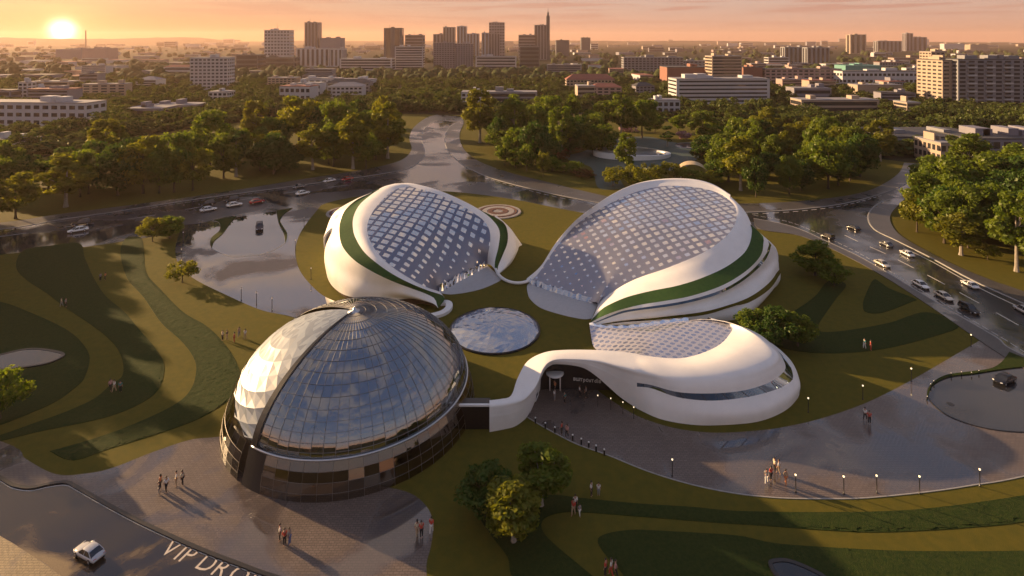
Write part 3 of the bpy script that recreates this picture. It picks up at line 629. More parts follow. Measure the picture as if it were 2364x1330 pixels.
bk = U_a.copy(); bk[:, 1] += .15; bk[:, 2] = 0; loft('white_shell', [bk, U_a], M['white'], se)
mb = MB(); a0, a1, a2, a3 = U_a[0], T_a[0], L_a[0], bk[0]; mb.add([a0,a1,a2,a3], [(0,1,2,3)]); mb.build('white_shell', M['white'], se)
i0 = 18
so_ = L_a[i0:].copy(); so_[:, 1] = np.maximum(so_[:, 1]+.1, U_a[i0:, 1]-.35); loft('soffit', [L_a[i0:]+[0,.03,.03], so_], M['black'], se)
ew = U_a[i0:].copy(); ew[:, 1] -= .3; ew[:, 2] -= .12; ew2 = ew.copy(); ew2[:, 2] = 0; loft('entrance_wall', [ew2, ew], M['black'], se)
B_ = 60
U_b = curve([seam(U_a),(1489,821,4.9),(1545,827,4.8),(1586,825,4.8),(1632,811,4.9),(1665,793,5.0),(1684,772,5.0),(1691,757,5.0),(1673,744,4.9),(1632,739,4.6),(1590,740,4.0)], B_)
V_b = curve([seam(V_a),(1500,838,5.15),(1550,845,5.1),(1600,845,5.15),(1650,835,5.3),(1700,815,5.5),(1730,795,5.6),(1738,775,5.75),(1715,758,5.7),(1670,741,5.3),(1610,737,4.5)], B_)
T_b = curve([seam(T_a),(1489,858,4.8),(1545,868,4.75),(1602,870,4.8),(1660,866,4.9),(1714,857,5.0),(1752,845,5.1),(1782,830,5.2),(1790,815,5.35),(1770,792,5.6),(1742,770,5.7),(1700,750,5.5),(1640,737,4.6)], B_)
S1 = curve([seam(S1_a),(1504,889,3.4),(1564,905,3.35),(1639,908.5,3.35),(1714,902,3.35),(1771,885,3.4),(1804,864,3.5),(1813,842,3.6),W3(36.2,77.5,3.7),W3(35,82,3.7),W3(30,86,3.7)], B_)
S2 = curve([seam(S2_a),(1504,896.5,2.9),(1564,917,2.65),(1639,925,2.5),(1714,918.5,2.5),(1771,906,2.4),(1814,889,2.3),(1831,868,2.3),W3(37.5,77.5,2.3),W3(36.3,83,2.3),W3(30,87.5,2.3)], B_)
Bb = curve([seam(B_a),(1530,940,1.35),(1602,955,1.3),(1677,957,1.3),(1752,948,1.3),(1808,926,1.3),(1840,902,1.3),(1846,878,1.4),W3(38.8,79,1.4),W3(37,84.5,1.4),W3(30,88.3,1.4)], B_)
L_b = curve([seam(L_a),(1526,968,0),(1602,981,0),(1677,981,0),(1752,973,0),(1808,951,0),(1838,924,0),(1843,901,0),W3(38.2,79,0),W3(36.5,84,0),W3(30,88,0)], B_)
cc = lambda a_, b_: np.concatenate([a_, b_[1:]])
mid_a, mid_b = lerp(T_a, S1_a, .5)+[0,-.03,.02], .5*(T_b+S1)+np.array([.05,-.2,.10])
mid_b[:14] = lerp(np.repeat(lerp(T_b, S1, .5)[None], 1, 0)[0][:14]+[0,-.03,.02], mid_b[:14], np.linspace(0, 1, 14)[:, None])
loft('white_shell', [cc(U_a, U_b), cc(V_a, V_b), cc(T_a, T_b), cc(mid_a, mid_b), cc(S1_a, S1)], M['white'], se, sub=5)
loft('white_shell', [S1_a, S2_a], M['white'], se, sub=3)
def panes_uv(o, n, rows):
    u = o.data.uv_layers.new(name='UVMap'); li = np.empty(len(o.data.loops), int); o.data.loops.foreach_get('vertex_index', li)
    u.data.foreach_set('uv', np.stack([(li % n)*.25, (li//n)*.2], 1).ravel())
o = loft('window_band', [S1, S2], M['win_blue'], se); panes_uv(o, B_, 4)
for k in range(8, 46, 4):
    mb = MB(); mb.tube([S1[k]+[0,-.03,0], S2[k]+[0,-.03,0]], .035, 4); mb.build('mullion', M['dark_metal'], o)
loft('white_shell', [cc(S2_a, S2), cc(B_a, Bb), cc(L_a, L_b)], M['white'], se, sub=6)
lp = np.concatenate([curve([(1361,750,.3),(1364,772,.25),(1372,803,.25),(1400,815,1.4),(1432,818,3.0),(1470,819,4.6)], 30)[:-1], U_b[:-1],
                     curve([(1590,740,4.0),(1564,742,3.5),(1507,749,2.4),(1451,757,1.4),(1395,757,.8),(1361,750,.3)], 30)[:-1]])
roof('glazed_roof', lp, (20.5,79.8,3.6), .9, M['roof_se'], se)
wv = curve([(1590,740,4.0),(1564,742,3.5),(1507,749,2.4),(1451,757,1.4),(1395,757,.8),(1361,750,.3)], 30); w2 = wv.copy(); w2[:, 2] += .25+.12*np.sin(np.arange(30)*2.1); w2[:, 1] += .3
loft('glass_skirt', [wv, w2], M['lens'], se)
wv2 = w2.copy(); wv2[:, 2] = 0; wv2[:, 1] += .5; loft('white_shell', [w2, wv2], M['white'], se)
mb = MB(); mb.add([(2.15,69.2,0),(3.75,74.3,0),(4.0,74.3,4.3),(3.45,71.5,2.7),(2.85,70.9,1.1)], [(0,1,2,3,4)]); mb.build('side_wall', M['white'], se)
mb = MB(); q = [(2.92,71.45,.2),(3.32,72.75,.2),(3.38,72.75,2.25),(2.98,71.45,2.25)]
mb.add([(x+.04, y, z) for x, y, z in q], [(0,1,2,3)]); mb.build('door', M['black'], se)
mb = MB()
for i in range(4): mb.tube([(q[i][0]+.06, *q[i][1:]), (q[(i+1)%4][0]+.06, *q[(i+1)%4][1:])], .08, 6)
mb.build('door_frame', M['white'], se)
# sign above the entrance
def text_mesh(body, size, name, m, parent=None, ext=.02, offset=0, shear=0):
    cu = bpy.data.curves.new(name, 'FONT'); cu.body = body; cu.size = size; cu.extrude = ext; cu.align_x = 'LEFT'; cu.offset = offset; cu.resolution_u = 3; cu.shear = shear
    o_ = bpy.data.objects.new(name, cu); COL.objects.link(o_); bpy.context.view_layer.update()
    me = bpy.data.meshes.new_from_object(o_.evaluated_get(bpy.context.evaluated_depsgraph_get())); wd = o_.dimensions.x
    bpy.data.objects.remove(o_); me.materials.clear(); me.materials.append(m)
    r_ = bpy.data.objects.new(name, me); COL.objects.link(r_)
    if parent: r_.parent = parent
    return r_, wd
M['sign'] = mat('pale sign letters', (.55,.54,.50), .5)
settle(se)
sx = P(1322,870,2.9); x_ = 0
p0 = Vector((8.0, 73.75, 1.45)); 
for ch in 'вштpоsтdіа':
    o, wd = text_mesh(ch, .66, 'sign_letter', M['sign'], None, .03, .012); o.parent = se
    o.location = p0+Vector((x_, 0, -.10*x_))-se.location; o.rotation_euler = (R(90), 0, 0); x_ += wd+.07
cn = thing('entrance_canopy', 'small white disc canopy on two posts at the dark entrance', 'canopy', P(1281,900))
mb = MB(); mb.lathe([(0.02,2.05),(1.05,2.08),(1.18,2.2),(1.15,2.32),(.8,2.38),(.02,2.4)], 28); mb.build('canopy_disc', M['white'], cn, True)
for s_ in (-.68, .68):
    mb = MB(); mb.tube([(s_, -.2, 0), (s_, -.2, 2.1)], .085, 10); mb.build('post', M['white'], cn, True)
# bridge from the arm to the dome
br_ = thing('footbridge', 'short bridge with white rail and black side between the dome and the ribbon arm', 'bridge', (-4.2, 67.5, 0))
mb = MB(); mb.box(-6.9, -2.62, 66.6, 68.1, 0, 2.75); o = mb.build('bridge_wall', M['black'], br_)
mb = MB(); mb.box(-7.0, -2.62, 66.45, 66.75, 2.75, 2.95); o = mb.build('rail', M['white'], br_); settle(br_)

# --- central skylight
sk = thing('skylight', 'shallow round mirror-glass skylight in the central lawn', 'skylight', (-2.75, 89.4, 0))
v = []; f = []; nr, na = 11, 40; RS = 7.05
for i in range(nr):
    r = RS*(1-i/nr)
    for k in range(na):
        a = 2*math.pi*k/na; zz_ = 1.1*math.cos(min(1, r/RS)*math.pi/2)**.6+random.uniform(-.07, .07)*(.25+r/RS)
        v.append((r*math.cos(a), r*math.sin(a), .15+zz_))
v.append((0,0,1.15))
for i in range(nr-1):
    for k in range(na):
        f += [(i*na+k, i*na+(k+1)%na, (i+1)*na+(k+1)%na), (i*na+k, (i+1)*na+(k+1)%na, (i+1)*na+k)]
for k in range(na): f.append(((nr-1)*na+k, (nr-1)*na+(k+1)%na, len(v)-1))
o = mesh('glass_dish', v, f, M['lens'], sk, False); u = o.data.uv_layers.new(name='UVMap')
mb = MB(); mb.lathe([(RS+.18,0),(RS+.18,.2),(RS+.02,.3),(RS-.1,.2)], 64); mb.build('rim', M['dark_metal'], sk)

# --- glass dome
DC = Vector((-19.9, 71.1, 0)); dm = thing('glass_dome', 'big glass dome with white faceted shell wedge and black rib', 'building', DC)
ZR, ZT, RR = 3.5, 11.85, 14.1
def prof(t):                      # t 0 at the ring .. 1 at the pole
    a = t*math.pi/2; return RR*math.cos(a)**1.12, ZR+(ZT-ZR)*math.sin(a)**1.14
SL0, SL1 = R(-121.0), R(-117.6)   # black rib between these azimuths
SH0 = R(-212)                     # white shell reaches round to here
def gore(name, a0, a1, na, t0, t1, nt, m, rs=1., uvc=True, sm=True, zs=1.):
    v = []; uv_ = []
    for j in range(nt+1):
        r, z_ = prof(t0+(t1-t0)*j/nt)
        for k in range(na+1):
            a = a0+(a1-a0)*k/na; v.append((r*rs*math.cos(a), r*rs*math.sin(a), z_*zs))
    f = [(j*(na+1)+k, j*(na+1)+k+1, (j+1)*(na+1)+k+1, (j+1)*(na+1)+k) for j in range(nt) for k in range(na)]
    o_ = mesh(name, v, f, m, dm, sm); u_ = o_.data.uv_layers.new(name='UVMap'); i_ = 0
    for p_ in o_.data.polygons:
        j, k = divmod(p_.index, na)
        for q, (du, dv) in zip(p_.loop_indices, ((.05,.05),(.95,.05),(.95,.95),(.05,.95))): u_.data[q].uv = (k+du, j+dv)
    return o_
M['bar'] = mat('grey glazing bar', (.20,.20,.205), .6, 0., .2, 4)
NA, NT_ = 52, 15
a_end = SH0+2*math.pi
gore('glass_roof', SL1, a_end, NA, .0, .985, NT_, M['dome'])
mb = MB()
for k in range(NA+1):
    a = SL1+(a_end-SL1)*k/NA
    mb.tube([(prof(t)[0]*1.002*math.cos(a), prof(t)[0]*1.002*math.sin(a), prof(t)[1]+.02) for t in np.linspace(0, .96, 18)], .023, 4)
for j in range(NT_):
    t = .985*j/NT_; r, z_ = prof(t)
    mb.tube([(r*1.002*math.cos(a), r*1.002*math.sin(a), z_+.02) for a in np.linspace(SL1, a_end, 90)], .024, 4)
mb.build('mullion_lattice', M['bar'], dm)
# rib
v = []; n = 24
for t in np.linspace(0, .97, n):
    r, z_ = prof(t)
    for a, q in ((SL0, 1.0), (SL0, 1.012), (SL1, 1.012), (SL1, 1.0)): v.append((r*q*math.cos(a), r*q*math.sin(a), z_*q if q > 1 else z_))
mesh('rib', v, [(4*i+j, 4*i+4+j, 4*i+5+j, 4*i+1+j) for i in range(n-1) for j in range(3)], M['black'], dm)
# white faceted shell, toothed low edge
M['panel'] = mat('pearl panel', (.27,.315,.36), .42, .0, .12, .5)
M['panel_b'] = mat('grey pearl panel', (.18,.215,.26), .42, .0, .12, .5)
v = []; f = []; mi = []; na, nt = 12, 18
def shp(j, k):
    t = j/nt; a = SL0+R(.1)-(R(78))*k/na; low = .02+.42*(k/na)**1.25
    tt = low+(.97-low)*t; r, z_ = prof(tt); q = .995+(.008 if (j+k) % 2 else -.006)*(1-t*.6)
    return (r*q*math.cos(a), r*q*math.sin(a), z_*(.99 if q < .965 else 1.0))
for j in range(nt+1):
    for k in range(na+1): v.append(shp(j, k))
for j in range(nt):
    for k in range(na):
        a, b, c, d_ = j*(na+1)+k, j*(na+1)+k+1, (j+1)*(na+1)+k+1, (j+1)*(na+1)+k
        if (j+k) % 2: f += [(a,b,c),(a,c,d_)]
        else: f += [(a,b,d_),(b,c,d_)]
        mi += [random.choice((0,0,1)), random.choice((0,1))]
mesh('faceted_shell', v, f, [M['panel'], M['panel_b']], dm, False, mi)
v = []; na = 26; nt = 5
for j in range(nt+1):
    for k in range(na+1):
        a = SL0+(SH0-SL0)*k/na; r, z_ = prof((.05+.42*min(1, R(90.5)*k/na/R(78))**1.25)*j/nt); v.append((r*math.cos(a), r*math.sin(a), z_))
mesh('side_glazing', v, [(j*(na+1)+k+1, j*(na+1)+k, (j+1)*(na+1)+k, (j+1)*(na+1)+k+1) for j in range(nt) for k in range(na)], M['clear'], dm, True)
for k in range(0, 27, 2):
    mb = MB()
    a = SH0+(SL0-SH0)*k/26
    mb.tube([(prof(t)[0]*math.cos(a), prof(t)[0]*math.sin(a), prof(t)[1]) for t in np.linspace(0, (.05+.42*min(1, R(90.5)*(26-k)/26/R(78))**1.25), 6)], .022, 4); mb.build('mullion', M['dark_metal'], dm)
# drum wall below the ring
M['bronze'] = mat('grey bronze bar', (.22,.20,.18), .35, .6, .2, 4)
def drum(name, a0, a1, n, m):
    zs = [0, .75, 1.7, 2.6, ZR]; rs = [15.1, 15.02, 14.85, 14.55, RR]; v = []; f = []
    for r, z_ in zip(rs, zs):
        for k in range(n+1): a = a0+(a1-a0)*k/n; v.append((r*math.cos(a), r*math.sin(a), z_))
    f = [(j*(n+1)+k, j*(n+1)+k+1, (j+1)*(n+1)+k+1, (j+1)*(n+1)+k) for j in range(4) for k in range(n)]
    o_ = mesh(name, v, f, m, dm); u_ = o_.data.uv_layers.new(name='UVMap')
    for p_ in o_.data.polygons:
        j, k = divmod(p_.index, n)
        for q, (du, dv) in zip(p_.loop_indices, ((.05,.05),(.95,.05),(.95,.95),(.05,.95))): u_.data[q].uv = (k+du, j+dv)
    mb_ = MB()
    for k in range(n+1):
        a = a0+(a1-a0)*k/n; mb_.tube([((r+.02)*math.cos(a), (r+.02)*math.sin(a), z_) for r, z_ in zip(rs, zs)], .017, 4)
    for r, z_ in list(zip(rs, zs))[1:4]: mb_.tube([((r+.02)*math.cos(a), (r+.02)*math.sin(a), z_) for a in np.linspace(a0, a1, 80)], .015, 4)
    mb_.build('mullion_lattice', M['bronze'], o_)
drum('drum_glazing', R(-112), a_end, 44, M['drum'])
drum('drum_glazing', SH0, R(-126), 16, M['clear'])
mb = MB(); zs = [0, 3.6]
for a in (R(-126), R(-112)): pass
v = [(r*math.cos(a), r*math.sin(a), z_) for r, z_ in ((15.16,0),(14.16,3.7)) for a in np.linspace(R(-122.5), R(-112), 5)]
mesh('portal', v, [(k, k+1, k+6, k+5) for k in range(4)], M['black'], dm)
mb = MB(); mb.tube([((RR+.12)*math.cos(a), (RR+.12)*math.sin(a), ZR+.04) for a in np.linspace(R(-121), a_end, 120)], .12, 8); mb.build('ring_rail', M['steel'], dm, True)
mb = MB(); mb.lathe([(.9,ZT-.25),(.8,ZT-.02),(.25,ZT+.1),(.08,ZT+.5),(.01,ZT+.6)], 20); mb.build('finial', M['steel'], dm, True)
# interior seen through the glass
M['floor_in'] = mat('gallery floor', (.16,.12,.085), .5, 0, .4, .4)
mb = MB(); mb.lathe([(14.3,.02),(14.3,.10)], 60); mb.build('floor', M['floor_in'], dm)
def reflection_patches():  # vault colour patches painted in for the iridescent reflections of the dome glass
    m = bpy.data.materials.new('vault reflection patches'); m.use_nodes = True; t = NT(m.node_tree); tc = t.n('ShaderNodeTexCoord').outputs['Object']
    b = t.n('ShaderNodeBsdfPrincipled', i_Roughness=.6)
    a_ = t.ramp(t.noise(tc, .16, 3, .5, .8), [(.3, (.05,.08,.19)), (.5, (.16,.20,.36)), (.62, (.24,.20,.34)), (.75, (.34,.36,.42))])
    f = t.ramp(t.noise(tc, .33, 3, .5, 1.2), [(.58, 0.0), (.62, 1.0)])
    t.l(t.mix(f, a_, t.mix(t.noise(tc, .9, 2), (.55,.20,.13), (.55,.40,.30))), b.inputs['Base Color'])
    t.l(b.outputs[0], t.n('ShaderNodeOutputMaterial').inputs[0]); return m
M['reflection_patches'] = reflection_patches()
v = []; f = []; na, nt = 40, 10
for j in range(nt+1):
    t = j/nt
    for k in range(na+1):
        a = SL1+R(4)+(R(235))*k/na; r = 10.6*math.cos(t*math.pi/2); v.append((r*math.cos(a), r*math.sin(a), 2.9+6.4*math.sin(t*math.pi/2)))
mesh('inner_vault', v, [(j*(na+1)+k, j*(na+1)+k+1, (j+1)*(na+1)+k+1, (j+1)*(na+1)+k) for j in range(nt) for k in range(na)], M['reflection_patches'], dm, True)
mb = MB(); mb.lathe([(13.5,3.1),(13.5,3.25),(10.5,3.25),(10.5,3.1)], 60); mb.build('gallery', M['floor_in'], dm)
M['exh'] = [mat('exhibit terracotta', (.45,.16,.09), .5, 0, .3, 2), mat('exhibit pink', (.45,.24,.24), .5, 0, .3, 2), mat('exhibit cream', (.5,.42,.3), .5, 0, .3, 2)]
for i, (az, rr_, hh) in enumerate(((-95,12.6,2.0),(-75,12.4,1.4),(-52,12.8,2.3),(-38,12.4,1.6),(-20,12.7,2.4),(-8,12.3,1.5),(8,12.6,2.0),(-108,12.3,1.3))):
    mb = MB(); mb.lathe([(.9,0),(1.1,.15),(.7,.4),(.9,hh*.6),(.5,hh*.9),(.05,hh)], 10, ((rr_-.7)*math.cos(R(az)), (rr_-.7)*math.sin(R(az)), 3.25))
    mb.build('exhibit', M['exh'][i % 3], dm, True)
# ------------------------------------------------------------------ trees
def crown_mesh(seed, w_, h_, nl, per, leaf, zc=.60, zr=.40, taper=0., name='crown'):
    """leaf clumps gathered into lobes of an uneven crown; nominal width w_, tree height h_"""
    r_ = np.random.default_rng(seed); cs = []; rs = []
    for i in range(nl):
        d_ = r_.normal(size=3); d_ /= np.linalg.norm(d_); q = r_.uniform(.25, 1)**.45*.80
        p = d_*q; wz = 1-taper*max(0, p[2])
        cs.append((p[0]*w_/2*wz, p[1]*w_/2*wz, h_*(zc+p[2]*zr))); rs.append(r_.uniform(.07, .19)*w_*(1-.2*abs(p[2])))
    V_, F_ = [], 0
    cs = np.array(cs); rs = np.array(rs); pts = []; nor = []
    for c, r in zip(cs, rs):
        n = int(per*(r/(.15*w_))**2); d_ = r_.normal(size=(n, 3)); d_ /= np.linalg.norm(d_, axis=1)[:, None]
        pts.append(c+d_*(r*r_.uniform(.55, 1.12, (n, 1)))*np.array([1,1,.82])); nor.append(d_+r_.normal(size=(n, 3))*.55)
    pts = np.concatenate(pts); nor = np.concatenate(nor); nor /= np.linalg.norm(nor, axis=1)[:, None]; n = len(pts)
    a = np.cross(nor, r_.normal(size=(n, 3))); a /= np.linalg.norm(a, axis=1)[:, None]; b = np.cross(nor, a)
    s_ = leaf*r_.uniform(.6, 1.35, (n, 1)); a *= s_; b *= s_*r_.uniform(.45, .8, (n, 1))
    v = np.stack([pts-a, pts-b*.9, pts+a, pts+b], 1).reshape(-1, 3)
    me = bpy.data.meshes.new(name); me.vertices.add(4*n); me.vertices.foreach_set('co', v.ravel().astype('f4'))
    me.loops.add(4*n); me.loops.foreach_set('vertex_index', np.arange(4*n, dtype='i4'))
    me.polygons.add(n); me.polygons.foreach_set('loop_start', np.arange(0, 4*n, 4, dtype='i4')); me.update(calc_edges=True); me.validate()
    return me, cs
def trunk_mesh(seed, w_, h_, cs, zc, zr):
    rr_ = random.Random(seed); mb = MB(); top = h_*(zc+.1)
    lean = (rr_.uniform(-.3,.3), rr_.uniform(-.3,.3)); r0 = h_*.016
    ax = [Vector((lean[0]*t*t, lean[1]*t*t, top*t)) for t in (0, .1, .3, .55, .8, 1)]
    mb.tube(ax, [r0*1.5, r0*1.05, r0*.9, r0*.7, r0*.45, r0*.15], 7)
    for i in rr_.sample(range(len(cs)), min(7, len(cs))):
        c = Vector(cs[i]); t = rr_.uniform(.45, .8); a = ax[0].lerp(ax[-1], t); a.z = top*t
        m_ = a.lerp(c, .5)+Vector((0,0,-.25)); mb.tube([a, m_, c], [r0*.42, r0*.3, r0*.1], 5)
    return mb
PROTO = {}
def make_tree(kind, seed, w_, h_, nl, per, leaf, leafmat, bark, zc=.6, zr=.4, taper=0.):
    me, cs = crown_mesh(seed, w_, h_, nl, per, leaf, zc, zr, taper)
    me.materials.append(M[leafmat]); t_ = thing('tree', 'tree', 'tree'); COL.objects.unlink(t_)
    c = bpy.data.objects.new('crown', me); c.parent = t_
    mb = trunk_mesh(seed, w_, h_, cs, zc, zr); o = mb.build('trunk', M[bark], t_); COL.objects.unlink(o)
    PROTO.setdefault(kind, []).append((t_, w_, h_))
for i in range(3): make_tree('round', 10+i, 11, 15, 46, 150, .40, ('leaf_a','leaf_b','leaf_a')[i], 'trunk', .54, .46)
for i in range(3): make_tree('tall', 20+i, 8.5, 18, 52, 140, .38, ('leaf_a','leaf_b','leaf_b')[i], 'birch', .55, .45, .25)
for i in range(2): make_tree('dense', 30+i, 11, 14, 56, 150, .38, ('leaf_c','leaf_a')[i], 'trunk', .52, .46)
for i in range(2): make_tree('bush', 40+i, 7, 6, 26, 110, .24, ('leaf_a','leaf_b')[i], 'trunk', .56, .44)
for i in range(2): make_tree('spire', 50+i, 5, 14, 30, 90, .32, ('leaf_c','leaf_b')[i], 'birch', .54, .46, .55)
make_tree('russet', 60, 7, 4.5, 20, 100, .24, 'leaf_red', 'trunk', .5, .45)
for i in range(3): make_tree('city', 70+i, 11, 11, 30, 60, .55, 'leaf_far', 'trunk', .55, .45)
def cp_tree(proto, name, loc, sw, sh, label, group):
    o = proto.copy(); o.name = name; COL.objects.link(o); o.location = loc; o.rotation_euler = (0, 0, random.uniform(0, 6.28)); o.scale = (sw, sw, sh)
    o['label'] = label
    if group: o['group'] = group
    for ch in proto.children:
        c = ch.copy(); COL.objects.link(c); c.parent = o
    return o
TREE_AT = []
def tree(kind, px, pb, pt, wpx, label, group=None, name='tree', z0=0):
    """survey: base pixel, crown top pixel, crown width in pixels"""
    p = P(px, pb, z0); k = p.y/F; hh = (pb-pt)*k; ww = wpx*k
    pr, w_, h_ = random.choice(PROTO[kind]); TREE_AT.append((p.x, p.y, ww/2))
    return cp_tree(pr, name, p, ww/w_*1.2, hh/h_, label, group)
G1 = 'trees of the grove west of the top road'
for i, (px, pb, pt, w_, kd) in enumerate([(5,448,345,88,'round'),(36,505,388,84,'round'),(152,478,340,96,'tall'),(243,392,260,76,'tall'),(205,448,338,70,'dense'),(272,452,316,100,'dense'),(330,447,300,90,'round'),(402,444,294,82,'dense'),(445,440,322,72,'round'),(368,446,332,62,'dense'),(185,455,330,66,'round'),(300,415,305,80,'dense'),
  (485,388,247,92,'round'),(545,408,290,58,'spire'),(588,348,217,58,'tall'),(632,402,298,82,'dense'),(690,340,208,92,'round'),(625,352,264,70,'dense'),(722,392,274,74,'tall'),(785,352,208,80,'round'),(815,390,246,78,'tall'),(880,345,207,44,'round'),(895,366,222,76,'tall'),(845,388,300,58,'dense'),(668,398,330,50,'dense'),(770,385,285,70,'dense'),(840,350,240,60,'round'),(740,340,232,60,'dense'),(600,395,320,50,'dense'),(520,360,280,50,'dense')]):
    tree(kd, px, pb, pt, w_, {'round': 'broad golden green tree in the grove west of the top road', 'tall': 'tall thin trunked tree lit yellow in the grove west of the top road', 'dense': 'dark dense tree in the grove west of the top road', 'spire': 'narrow columnar tree standing at the front of the western grove'}[kd], G1)
G2 = 'trees of the grove between the two top roads'
for i, (px, pb, pt, w_, kd) in enumerate([(1108,330,190,74,'tall'),(1186,335,206,68,'tall'),(1262,310,203,64,'round'),(1322,312,208,42,'tall'),(1160,350,285,72,'round'),(1236,378,268,76,'dense'),(1296,362,234,64,'tall'),(1340,328,258,46,'dense'),(1166,382,322,44,'dense'),(1190,388,340,36,'round'),(1254,408,346,32,'bush'),(1330,402,368,42,'bush'),(1392,312,224,50,'tall'),(1434,320,208,54,'tall'),(1482,318,213,66,'round'),(1446,410,297,46,'tall'),(1512,305,262,40,'dense'),(1541,338,283,36,'spire'),(1566,303,262,36,'dense'),(1415,430,382,60,'bush'),(1458,436,378,56,'bush'),(1505,424,375,56,'bush'),(1545,415,372,50,'bush'),(1482,440,398,44,'bush'),(1275,345,270,50,'dense'),(1216,395,330,40,'dense'),(1360,320,250,44,'round'),(1300,398,372,50,'bush'),(1275,395,360,36,'dense')]):
    tree(kd, px, pb, pt, w_, {'round': 'broad sunlit tree in the middle grove beyond the top road', 'tall': 'tall pale trunked tree of the middle grove', 'dense': 'dark round tree among the middle grove', 'bush': 'low green bush at the front of the middle grove', 'spire': 'slim conical tree beside the fountain lawn'}[kd], G2)
G3 = 'trees of the grove behind the largest pavilion'
for i, (px, pb, pt, w_, kd) in enumerate([(1622,322,252,60,'round'),(1657,335,282,46,'round'),(1712,320,265,54,'dense'),(1768,326,236,58,'tall'),(1612,350,303,36,'spire'),(1682,420,302,88,'round'),(1710,440,300,74,'tall'),(1745,455,352,46,'dense'),(1822,448,352,54,'dense'),(1812,388,292,50,'tall'),(1775,410,345,66,'dense'),(1886,408,265,54,'dense'),(1912,436,298,92,'round'),(1986,408,295,70,'dense'),(2032,372,266,60,'tall'),(1935,428,318,70,'dense'),(1962,418,330,58,'round'),(1862,398,318,60,'dense'),(1660,420,350,50,'dense'),(1850,440,360,50,'dense'),(1640,430,395,60,'bush'),(1600,425,388,56,'bush'),(1575,418,380,40,'bush'),(1840,345,272,50,'round'),(1930,350,280,50,'dense')]):
    tree(kd, px, pb, pt, w_, {'round': 'broad orange lit tree in the grove behind the largest pavilion', 'tall': 'tall light green tree in the grove behind the largest pavilion', 'dense': 'dark dense tree in the grove behind the largest pavilion', 'bush': 'low bush at the edge of the grove behind the largest pavilion', 'spire': 'slim tree between the fountain lawn and the grove'}[kd], G3)
G4 = 'trees of the eastern grove inside the road bend'
for i, (px, pb, pt, w_, kd) in enumerate([(2235,430,296,78,'tall'),(2135,512,392,92,'round'),(2190,480,362,92,'round'),(2272,472,348,104,'dense'),(2332,452,325,100,'dense'),(2219,589,480,92,'tall'),(2117,536,438,68,'round'),(2347,627,428,92,'tall'),(2290,550,418,90,'dense'),(2400,560,360,110,'dense'),(2300,515,400,90,'dense'),(2395,480,330,110,'round'),(2250,530,405,80,'dense'),(2170,535,430,70,'dense'),(2280,600,560,46,'bush'),(2460,600,400,120,'dense'),(2470,500,350,120,'round'),(2360,540,410,80,'dense')]):
    tree(kd, px, pb, pt, w_, {'round': 'golden broad tree at the edge of the eastern grove', 'tall': 'tall pale trunked tree at the front of the eastern grove', 'dense': 'dark dense tree deep in the eastern grove', 'bush': 'small bush under the eastern grove trees'}[kd], G4)
# the depth of the groves: darker trees between the ones that can be made out singly
LP = np.array([tuple(P(a, b))[:2] for a, b in LAWN]); RP = np.array([tuple(P(a, b))[:2] for a, b in UP+LOW])
def fill(x0, x1, n, f_lo, f_hi, lb, grp_):
    k = tr = 0
    while k < n and tr < 600:
        tr += 1; px = random.uniform(x0, x1); pb = random.uniform(f_lo(px), f_hi(px)); p = P(px, pb)
        if not inside(LP, np.array([p.x]), np.array([p.y]))[0] or any(inside(RP, np.array([p.x+dx]), np.array([p.y-dy]))[0] for dx, dy in ((0,0),(0,4),(4,0),(-4,0))): continue
        if any((p.x-a)**2+(p.y-b)**2 < 9 for a, b, c in TREE_AT): continue
        k += 1; tree('dense' if k % 3 else 'round', px, pb, pb-random.uniform(.24, .36)*(pb-HY), random.uniform(.16, .24)*(pb-HY), lb, grp_)
fill(0, 930, 34, lambda x: 430-x*.17, lambda x: 462-x*.095, 'dark dense tree in the grove west of the top road', G1)
fill(1110, 1400, 14, lambda x: 312, lambda x: 380, 'dark round tree among the middle grove', G2)
fill(1620, 2040, 18, lambda x: 335, lambda x: 415, 'dark dense tree in the grove behind the largest pavilion', G3)
fill(2130, 2420, 14, lambda x: 440, lambda x: 590, 'dark dense tree deep in the eastern grove', G4)
# single trees on the lawns
tree('bush', 352, 558, 500, 62, 'small green tree beside the flooded plaza, western one of the pair')
tree('round', 392, 550, 494, 60, 'small green tree beside the flooded plaza, touching the lawn corner')
tree('bush', 421, 652, 600, 66, 'round yellow-green bush tree standing alone on the plaza edge')
tree('bush', 0, 968, 836, 118, 'bright green tree cut by the picture edge behind the drop-off road')
tree('dense', 1122, 1192, 1062, 112, 'darker rounded tree of the three beside the dome')
tree('tall', 1250, 1168, 1018, 112, 'tallest tree of the three on the lawn beside the dome')
tree('tall', 1186, 1250, 1100, 128, 'front bushy tree of the three on the lawn beside the dome')
tree('round', 1882, 636, 556, 92, 'yellow topped round tree on the lawn by the eastern road')
tree('bush', 1926, 660, 599, 68, 'small dark green tree under the yellow topped tree by the eastern road')
for px, pb, pt, w_, lb in ((1742,782,712,74,'dark bushy tree close against the largest pavilion'),(1795,792,702,80,'tallest dark tree of the clump behind the low pavilion'),(1842,800,722,76,'dark bushy tree at the outer end of the clump by the pavilions'),(1772,800,735,60,'small dark tree at the front of the clump by the pavilions')):
    tree('dense', px, pb, pt, w_, lb)
for px, pb, pt, w_ in ((-150,545,425,110),(-215,520,380,120),(-270,500,380,120),(-330,530,360,140),(-140,498,372,100),(-420,560,380,150),(-230,575,430,120),(-90,520,420,90),(-480,520,350,150),(-380,610,430,150),(-520,640,430,160),(-105,620,490,100),(-110,700,560,110),(-200,640,480,130)):
    tree(random.choice(('round','dense','tall')), px, pb, pb-(pb-pt)*1.55, w_, 'tree beyond the western end of the lawn whose long shadow falls over it', 'trees beyond the western lawn')
for px, pb, w_, hh in ((1285,300,60,0),): pass
